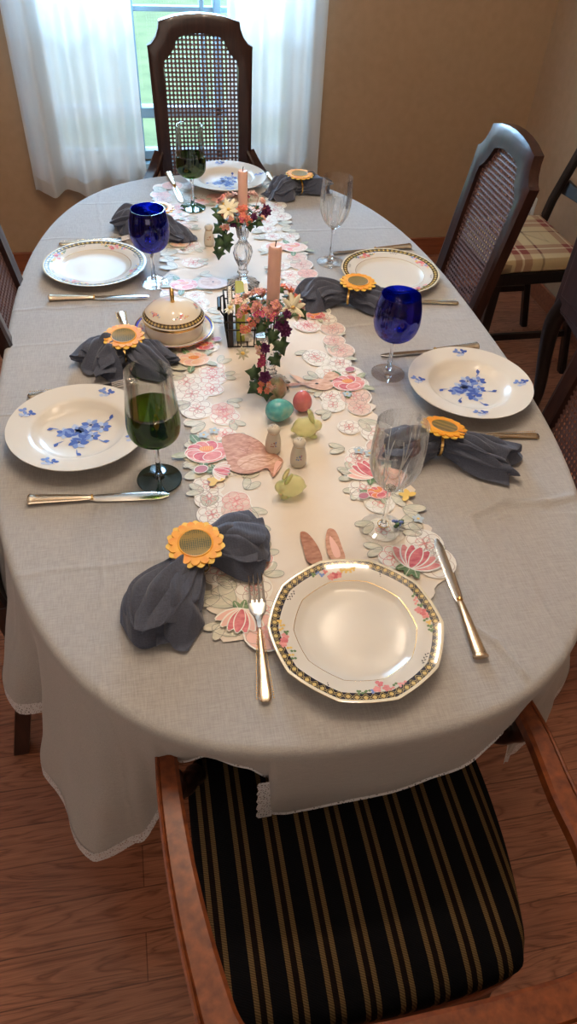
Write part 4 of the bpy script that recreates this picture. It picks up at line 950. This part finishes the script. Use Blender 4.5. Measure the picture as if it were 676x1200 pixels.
# ------------------------------------------------------------------ wire caddy with napkins
t = thing('wire_caddy', 'black wire table caddy between the candlesticks', 'caddy', (-.022, .004, TZ+.003), rad(-6))
b = MB(); w, l, h = .040, .062, .064
for z in (.004, .045, h): b.tube([(-w-.12*z, -l-.1*z, z), (w+.12*z, -l-.1*z, z), (w+.12*z, l+.1*z, z), (-w-.12*z, l+.1*z, z)], .0018, 6, 'iron', closed=True)
for x, y in [(x, y) for x in (-w, -w/3, w/3, w) for y in (-l, l)] + [(x, y) for x in (-w, w) for y in (-l/2, 0, l/2)]:
    b.tube([(x, y, .004), (x*(1+.12*h/w), y*(1+.1*h/l), h)], .0013, 6, 'iron')
for k in range(5): b.tube([(-w+k*w/2, -l, .004), (-w+k*w/2, l, .004)], .0012, 6, 'iron')
b.build('basket_frame', None, t)
for s_ in (-1, 1):
    b = MB()
    b.tube(catmull([(s_*(w+.006), -.045, h), (s_*(w+.014), -.03, h+.004), (s_*(w+.018), 0, h+.006), (s_*(w+.014), .03, h+.004), (s_*(w+.006), .045, h)], 5), .0018, 6, 'iron')
    b.tube([(s_*(w+.017), -.022, h+.005), (s_*(w+.017), .022, h+.005)], .0048, 10, 'iron'); b.build('handle', None, t)
t = thing('napkin_packet', 'olive green paper packet standing in the wire caddy', 'packet', (-.030, .010, TZ+.008), rad(-6))
b = MB(); b.box(-.014, .004, -.05, .05, 0, .088, 'packet'); b.build('sleeve', None, t, smooth=False, bevel=.002)
b = MB(); b.box(-.0145, -.0140, -.045, .045, .045, .08, 'yellow'); b.box(.0042, .0130, -.048, .048, .0, .083, 'paper'); b.build('paper_stack', None, t, smooth=False)
t = thing('notebook', 'black-covered notebook standing at the left of the wire caddy', 'notebook', (-.056, .002, TZ+.007), rad(-6))
b = MB(); b.box(-.006, .004, -.056, .054, 0, .076, 'ink'); b.box(-.0045, .0025, -.054, .055, .001, .0775, 'paper'); b.build('cover', None, t, smooth=False, bevel=.001)
b = MB()
for k in range(12): b.tube([(-.001+.006*cos(a), -.051+k*.0092, .076+.005*sin(a)) for a in [2*pi*q/12 for q in range(12)]], .0006, 5, 'silver', closed=True)
b.build('spiral_binding', None, t)
t = thing('glass_jar', 'small clear glass jar inside the wire caddy, under the candle', 'jar', (.008, -.012, TZ+.008))
b = MB(); revolve_wall(b, [(.0001, 0), (.018, .001), (.020, .006), (.020, .055), (.014, .066), (.014, .078)], 'clear', 32, .0015); b.build('jar_body', None, t)
b = MB(); b.lathe([(0, .078), (.0155, .078), (.0155, .088), (0, .089)], 28, 'silver'); b.build('cap', None, t)

# ------------------------------------------------------------------ eggs
def egg(label, x, y, r, ln, rz, lie, m):
    o = MB(); o.ball((0, 0, 0), r, r, ln, m, 28, f=lambda d: 1)
    for v in o.bm.verts:
        k = v.co.z/ln; v.co.x *= 1-.13*k; v.co.y *= 1-.13*k
        if lie: v.co = Matrix.Rotation(rz, 3, 'Z') @ (Matrix.Rotation(pi/2, 3, 'Y') @ v.co)
    zmin = min(v.co.z for v in o.bm.verts)
    e = o.build('decorative_egg', None, None); e.location = (x, y, TZ+.003-zmin); tag(e, label, 'egg', 'three decorative eggs'); return e
egg('brown and olive marbled stone egg at the foot of the ivy', .0, -.240, .0205, .023, 0, False, 'egg_stone')
egg('glossy turquoise egg lying on its side', -.006, -.308, .0215, .0272, rad(8), True, 'egg_teal')
egg('glossy coral pink egg on the right of the turquoise egg', .042, -.285, .0182, .0215, rad(10), False, 'egg_pink')

# ------------------------------------------------------------------ shakers
def shaker(label, x, y, fl, sc=1):
    t = thing('salt_shaker', label, 'shaker', (x, y, TZ+.003))
    b = MB(); pr2 = [(0, 0), (.0118, 0), (.0135, .002), (.0142, .010), (.0138, .020), (.0115, .034), (.0092, .041), (.0105, .043), (.0115, .047), (.0108, .050), (.0075, .0535), (0, .0545)]
    b.lathe([(r*sc, z*sc) for r, z in pr2], 36, ['shaker']*6 + ['gold'] + ['shaker']*4)
    rn = random.Random(4)
    for k in range(12):
        a = rad(-100)+rn.uniform(-.42, .42); z = (.024+rn.uniform(-.005, .005))*sc; rr = (.0140-.00016*max(0, z*1000-18)+.0003)*sc; n = Vector((cos(a), sin(a), 0)); s_ = Vector((-sin(a), cos(a), 0)); c = n*rr+Vector((0, 0, z))
        q = rn.uniform(.0009, .0017); k_ = b.mi(fl[k % len(fl)]); b.face([b.bm.verts.new(c + s_*q*cos(u) + Vector((0, 0, q*sin(u)))) for u in [2*pi*j/6 for j in range(6)]], k_)
    b.build('body', None, t)
    b = MB()
    for k in range(5): b.ball((.0035*cos(k*1.257)*sc, .0035*sin(k*1.257)*sc, .0545*sc), .0007, .0007, .0005, 'ink', 6)
    b.build('pour_holes', None, t)
shaker('small cream shaker with brown flowers, left of the pair by the eggs', -.033, -.395, ('mauve', 'brown', 'midblue'))
shaker('small cream shaker with violet-blue flowers, right of the pair by the eggs', .004, -.436, ('blue', 'midblue', 'mauve'))
shaker('small cream shaker at the far end behind the left ivy leaves', -.054, .445, ('tan', 'brown'), .98)

# ------------------------------------------------------------------ glass rabbits
def rabbit(label, x, y, rz, sc=1):
    t = thing('glass_rabbit', label, 'rabbit figurine', (x, y, TZ+.003), rz); t.scale = (sc, sc, sc)
    b = MB(); b.ball((0, 0, .0195), .0225, .0165, .0198, 'frosted', 24, f=lambda d: 1+.05*d.z)
    b.ball((-.0175, 0, .024), .0125, .0105, .0115, 'frosted', 20, f=lambda d: 1+.08*(-d.x))
    b.ball((.021, 0, .014), .0052, .005, .005, 'frosted', 12)
    b.ball((-.015, .007, .004), .008, .0045, .004, 'frosted', 12); b.ball((-.015, -.007, .004), .008, .0045, .004, 'frosted', 12)
    body = b.build('body', None, t); rm = body.modifiers.new('fuse', 'REMESH'); rm.mode = 'VOXEL'; rm.voxel_size = .0012; rm.use_smooth_shade = True; body.modifiers.new('sm', 'SMOOTH').iterations = 4
    for s_ in (-1, 1):
        b = MB(); b.tube([(-.014, s_*.0045, .030), (-.0125, s_*.0058, .037), (-.009, s_*.0068, .045), (-.0055, s_*.007, .052), (-.0040, s_*.007, .055)], [.003, .0042, .0046, .0034, .0008], 12, 'frosted', sx=.55, up=(1, 0, 0)); b.build('ear', None, t)
rabbit('frosted green glass rabbit behind the right shaker, facing right', .031, -.362, rad(172), 1.0)
rabbit('frosted yellow-green glass rabbit nearest the front plate, facing left', -.022, -.512, rad(10), .98)

# ------------------------------------------------------------------ cane-back chairs
def half(k, H):
    """half outline of the chair back as (u, v) from bottom to crown centre; k = 0 outer edge .. 1 cane opening"""
    A = [(.150, 0), (.155, H*.45), (.162, H-.092), (.163, H-.083), (.149, H-.076), (.135, H-.060), (.126, H-.038), (.123, H-.020), (.08, H-.008), (.04, H-.002), (0, H)]
    B = [(.108, .065), (.113, H*.45), (.117, H-.14), (.113, H-.121), (.100, H-.110), (.088, H-.097), (.079, H-.080), (.071, H-.064), (.055, H-.057), (.03, H-.052), (0, H-.050)]
    return [(a[0]+(b_[0]-a[0])*k, a[1]+(b_[1]-a[1])*k) for a, b_ in zip(A, B)]
def back_pts(inner, H):
    r = half(inner, H); return r + [(-u, v) for u, v in r[-2::-1]]
def cane_chair(label, loc, rz, H=.58, lean=.17, arms=False, group=None):
    t = thing('dining_armchair' if arms else 'dining_chair', label, 'chair', loc, rz, group)
    zb = .46
    def W3(u, v, d=0): return Vector((u, v*lean + d, zb+v))
    b = MB(); o = back_pts(0, H); i_ = back_pts(1, H); gi = back_pts(.25, H); gj = back_pts(.7, H)
    # continuous frame: front face has a shallow moulded groove
    secs = [(o, .014), (o, -.012), (gi, -.016), (gj, -.013), (i_, -.012), (i_, .010)]
    R_ = []
    for pts, d in secs: R_.append([b.bm.verts.new(W3(u, v, d)) for u, v in pts])
    n = len(o)
    for q in range(len(secs)):
        A, B = R_[q], R_[(q+1) % len(secs)]
        for j in range(n-1): b.face([A[j], A[j+1], B[j+1], B[j]])
    for e in (0, n-1): b.face([R_[q][e] for q in range(len(secs))])
    b.box(-.13, .13, -.010, .012, zb+.035, zb+.082, T=None)
    for v in b.bm.verts[-8:]: v.co.y += (v.co.z-zb)*lean
    b.build('back_frame', 'chair_wood', t, angle=28)
    # cane panel: real woven grid with open holes
    b = MB(); p = .0122; ii = back_pts(.9, H)
    def inside(u, v):
        c = False; q = len(ii); pts = ii
        for a in range(q):
            x1, y1 = pts[a]; x2, y2 = pts[a-1]
            if (y1 > v) != (y2 > v) and u < (x2-x1)*(v-y1)/(y2-y1)+x1: c = not c
        return c
    vm = {}
    def vert(u, v):
        key = (round(u*1e5), round(v*1e5))
        if key not in vm: vm[key] = b.bm.verts.new(W3(u, v, 0))
        return vm[key]
    nu = 12; v = .072; row = 0
    while v < H-.03:
        for k in range(-nu, nu+1):
            u = k*p
            if inside(u, v+p*.5):
                h = p/2; r = p*.34; cu, cv = u, v+h
                oc = [(h, 0), (h, h), (0, h), (-h, h), (-h, 0), (-h, -h), (0, -h), (h, -h)]; O_ = [vert(cu+x, cv+y) for x, y in oc]
                I_ = [b.bm.verts.new(W3(cu+r*cos(q*pi/4), cv+r*sin(q*pi/4), -.0006)) for q in range(8)]
                for q in range(8): b.face([O_[q], O_[(q+1) % 8], I_[(q+1) % 8], I_[q]])
        v += p; row += 1
    b.build('cane_panel', 'cane', t, thick=.0016, recalc=False, smooth=False)
    # seat
    b = MB(); rs = []
    for z, f in ((.425, .96), (.43, 1.0), (.455, 1.0), (.472, .96), (.482, .85), (.485, .6)):
        rs.append([(x*f, (y+.21)*f-.21, z) for x, y in [(p_.x, p_.y) for p_ in catmull([(-.212, -.42, 0), (0, -.44, 0), (.212, -.42, 0), (.205, -.2, 0), (.19, -.015, 0), (0, -.005, 0), (-.19, -.015, 0), (-.205, -.2, 0)], 5, True)]])
    b.rings(rs, 'stripe'); b.build('seat', None, t)
    b = MB(); b.rings([[(x, y, z) for x, y in ((-.208, -.415), (.208, -.415), (.18, .012), (-.18, .012))] for z in (.375, .428)]); b.build('seat_rail', 'chair_wood', t, smooth=False, bevel=.005)
    for s_ in (-1, 1):
        b = MB(); b.rings([[(s_*.188+dx*w, -.395+dy*w, z) for dx, dy in ((-1, -1), (1, -1), (1, 1), (-1, 1))] for w, z in ((.013, 0), (.015, .1), (.022, .38), (.022, .43))]); b.build('leg', 'chair_wood', t, smooth=False, bevel=.003)
        b = MB(); b.rings([[(s_*x+dx*.017, y+dy*.017, z) for dx, dy in ((-1, -1), (1, -1), (1, 1), (-1, 1))] for x, y, z in ((.165, .07, 0), (.150, .02, .22), (.140, -.002, .42), (.136, .006, .50))]); b.build('leg', 'chair_wood', t, smooth=False, bevel=.003)
        if arms:
            v0 = H*.43; b = MB()
            b.rect_sweep(catmull([W3(s_*.150, v0, 0), (s_*.178, v0*lean-.04, zb+v0-.045), (s_*.220, -.09, .665), (s_*.240, -.135, .650), (s_*.240, -.165, .640)], 6), .036, .022, 'chair_wood')
            b.build('armrest', None, t)
            b = MB(); b.rect_sweep(catmull([(s_*.238, -.150, .635), (s_*.232, -.155, .56), (s_*.222, -.18, .47), (s_*.205, -.19, .39)], 5), .026, .026, 'chair_wood', up=(0, 1, 0)); b.build('arm_post', None, t)
    return t
ch = cane_chair('dark cane-back side chair at right rear with pale sheen on its frame', (.617, .400, 0), rad(-90))
def chcopy(label, loc, rz): return dup(ch, loc, rz, label)
chcopy('cane-back side chair at the right edge beside the right soup plate', (.622, -.330, 0), rad(-90))
chcopy('cane-back side chair on the left side, its back edge showing by the plate', (-.474, .160, 0), rad(90))
chcopy('cane-back side chair at left front, only a leg showing under the cloth', (-.545, -.318, 0), rad(90))
cane_chair('tall cane-back armchair at the far end in front of the window', (.012, 1.150, 0), 0, H=.665, lean=.13, arms=True)

# ------------------------------------------------------------------ near armchair, barrel back, striped seat
t = thing('dining_armchair', 'wooden barrel-back armchair with black and gold striped seat in the foreground', 'chair', (.0, -1.0, 0))
def prof_seat():
    pts = [(-.232, .20), (-.243, .12), (-.238, 0), (-.222, -.10), (-.205, -.15), (-.17, -.178), (0, -.190), (.17, -.178), (.205, -.15), (.222, -.10), (.238, 0), (.243, .12), (.232, .20), (.17, .225), (0, .235), (-.17, .225)]
    return catmull([(x, y, 0) for x, y in pts], 5, True)
b = MB(); sp = prof_seat()
b.rings([[(p.x*f, (p.y-.02)*f+.02, z) for p in sp] for z, f in ((.415, .97), (.42, .985), (.448, .99), (.462, .965), (.473, .90), (.481, .76), (.485, .55), (.487, .3), (.488, .06))], 'stripe'); b.build('seat', None, t)
b = MB(); b.rings([[(p.x*f, (p.y-.02)*f+.02, z) for p in sp] for z, f in ((.345, .97), (.35, .985), (.41, .99), (.418, .96))]); b.build('seat_rail', 'oak_wood', t)
path = [(-.260, .112, .655), (-.258, .05, .664), (-.252, -.03, .668), (-.243, -.10, .670), (-.232, -.16, .671), (-.222, -.200, .672), (-.203, -.226, .673), (-.165, -.238, .674), (-.08, -.243, .676), (0, -.244, .677)]
path = path + [(-x - (.010 if y > -.05 else 0), y, z) for x, y, z in path[-2::-1]]
pp = catmull(path, 6); n = len(pp)
b = MB(); b.rect_sweep(pp, [.027+.014*min(1, (min(i, n-1-i)/n)*3.4) for i in range(n)], .026, 'oak_wood'); arm = b.build('arm_rail', None, t, angle=30)
b = MB(); off = []
for i, p in enumerate(pp):
    tt = (pp[min(i+1, n-1)]-pp[max(i-1, 0)]).normalized(); sd = Vector((tt.y, -tt.x, 0)); off.append(p + sd*(.013+.009*min(1, (min(i, n-1-i)/n)*3.4)) + Vector((0, 0, .0115)))
b.tube(off, .0028, 6, 'oak_wood'); b.build('bead_moulding', None, arm)
b = MB(); mid = [p for p in pp if abs(p.x) < .20 and p.y < 0]
rs = [[p + Vector((0, .008, -.012)), p + Vector((0, -.010, -.012)), p + Vector((0, -.006, -.075)), p + Vector((0, .010, -.072))] for p in mid]
b.rings(rs, 'oak_wood'); b.build('back_rail', None, t, bevel=.003)
for s_ in (-1, 1):
    b = MB(); b.tube(catmull([(s_*.256, .095, .648), (s_*.252, .088, .61), (s_*.236, .125, .55), (s_*.225, .16, .49), (s_*.222, .175, .40), (s_*.222, .178, .345)], 5), [.011+.006*abs(sin(k*.55)) for k in range(26)], 12, 'chair_wood'); b.build('arm_post', None, t)
    b = MB(); b.lathe([(.013, 0), (.016, .03), (.014, .06), (.022, .22), (.026, .30), (.018, .32), (.026, .345), (.02, .36)], 16, 'chair_wood', c=(s_*.205, .18, 0)); b.build('leg', None, t)
    b = MB(); b.rings([[(s_*x+dx*.018, y+dy*.018, z) for dx, dy in ((-1, -1), (1, -1), (1, 1), (-1, 1))] for x, y, z in ((.18, -.235, 0), (.165, -.165, .25), (.16, -.14, .42))]); b.build('leg', 'chair_wood', t, smooth=False, bevel=.004)
b = MB(); pm = [p for p in pp if abs(p.x) < .215 and p.y < 0]
b.rings([[p + Vector((0, .004, -.012)), p + Vector((0, .028, -.26)), p + Vector((0, .016, -.262)), p + Vector((0, -.008, -.012))] for p in pm], 'chair_wood'); b.build('back_panel', None, t)

# ------------------------------------------------------------------ plaid chair in the corner
t = thing('side_chair', 'black ladder-back chair with tan and maroon plaid cushion in the corner', 'chair', (1.165, 1.02, 0), rad(-90))
b = MB(); b.rings([[(x, y, z) for x, y in ((-.205, -.175), (.205, -.175), (.19, .18), (-.19, .18))] for z in (.40, .445)], 'black_wood'); b.build('seat_rail', None, t, smooth=False, bevel=.004)
b = MB(); sq = catmull([(-.20, -.17, 0), (-.21, -.18, 0), (-.15, -.195, 0), (.15, -.195, 0), (.21, -.18, 0), (.20, -.12, 0), (.19, .15, 0), (.17, .165, 0), (-.17, .165, 0), (-.19, .15, 0)], 5, True)
b.rings([[(p.x*f, p.y*f, z) for p in sq] for z, f in ((.446, .97), (.452, 1.0), (.478, 1.0), (.492, .95), (.499, .8), (.501, .4))], 'plaid'); b.build('cushion', None, t)
for s_ in (-1, 1):
    b = MB(); b.rect_sweep([(s_*.185, .16+.08, 0), (s_*.185, .16+.03, .22), (s_*.185, .175, .43), (s_*.185, .195, .55), (s_*.182, .27, .80), (s_*.18, .335, 1.0)], .032, .028, 'black_wood', up=(0, 1, 0)); b.build('back_post', None, t)
    b = MB(); b.box(s_*.185-.018, s_*.185+.018, -.178, -.142, 0, .41, 'black_wood'); b.build('leg', None, t, smooth=False, bevel=.003)
    b = MB(); b.box(s_*.185-.009, s_*.185+.009, -.15, .19, .17, .195, 'black_wood'); b.build('stretcher', None, t, smooth=False, bevel=.002)
b = MB(); b.box(-.18, .18, -.165, -.148, .21, .235, 'black_wood'); b.build('stretcher', None, t, smooth=False, bevel=.002)
for z, h in ((.60, .05), (.76, .05), (.92, .07)):
    y = .205 + (z-.55)*.31
    b = MB(); rs = []
    for k in range(13):
        u = k/12*2-1; yy = y + .025*(1-u*u); zz = z - .012*(1-u*u); hh = h*(.6+.4*u*u); rs.append([(u*.18, yy-.006, zz-hh/2), (u*.18, yy+.006, zz-hh/2), (u*.18, yy+.006+.012, zz+hh/2), (u*.18, yy-.006+.012, zz+hh/2)])
    b.rings(rs, 'black_wood'); b.build('back_slat', None, t, angle=50, bevel=.002)

# ------------------------------------------------------------------ sideboard on cabriole legs
t = thing('sideboard', 'dark mahogany sideboard on curved legs at the right edge', 'sideboard', (1.30, -.02, 0))
x0, x1, y0, y1 = -.225, .235, -.56, .58
b = MB(); b.box(x0, x1, y0, y1, .47, .86, 'server_wood'); b.build('body', None, t, smooth=False, bevel=.004)
b = MB(); b.box(x0-.015, x1, y0-.015, y1+.015, .86, .885, 'server_wood'); b.build('top', None, t, smooth=False, bevel=.006)
b = MB(); b.prism([(y0+.03, .47)] + [(y0+.03+(y1-y0-.06)*k/24, .445+.02*cos(k/24*4*pi)) for k in range(25)] + [(y1-.03, .47)], 0, .016, 'server_wood', T=Matrix(((0, 0, 1, x0+.002), (1, 0, 0, 0), (0, 1, 0, 0), (0, 0, 0, 1)))); b.build('apron', None, t, smooth=False)
for y_a, y_b in ((y0+.03, -.02), (.03, y1-.04)):
    b = MB(); b.box(x0-.012, x0, y_a, y_b, .52, .80, 'server_wood'); dr = b.build('drawer', None, t, smooth=False, bevel=.004)
    for yk in (y_a+.12, y_b-.12):
        b = MB(); b.tube([(x0-.012, yk, .63), (x0-.032, yk, .63)], .006, 8, 'silver'); b.ball((x0-.036, yk, .63), .008, .013, .013, 'silver', 14); b.build('knob', None, dr)
for sx_, x in ((-1, x0+.03), (1, x1-.03)):
    for sy_, y in ((-1, y0+.03), (1, y1-.03)):
        b = MB(); pts = catmull([(x, y, .49), (x+sx_*.016, y+sy_*.016, .41), (x+sx_*.010, y+sy_*.010, .30), (x-sx_*.006, y-sy_*.006, .14), (x, y, .04), (x+sx_*.014, y+sy_*.014, .012), (x+sx_*.014, y+sy_*.014, 0)], 5)
        n = len(pts); b.tube(pts, [.034-.018*min(1, i/(n*.62)) + (.010 if i > n-5 else 0) for i in range(n)], 12, 'black_wood', up=(1, 0, 0)); b.build('leg', None, t)
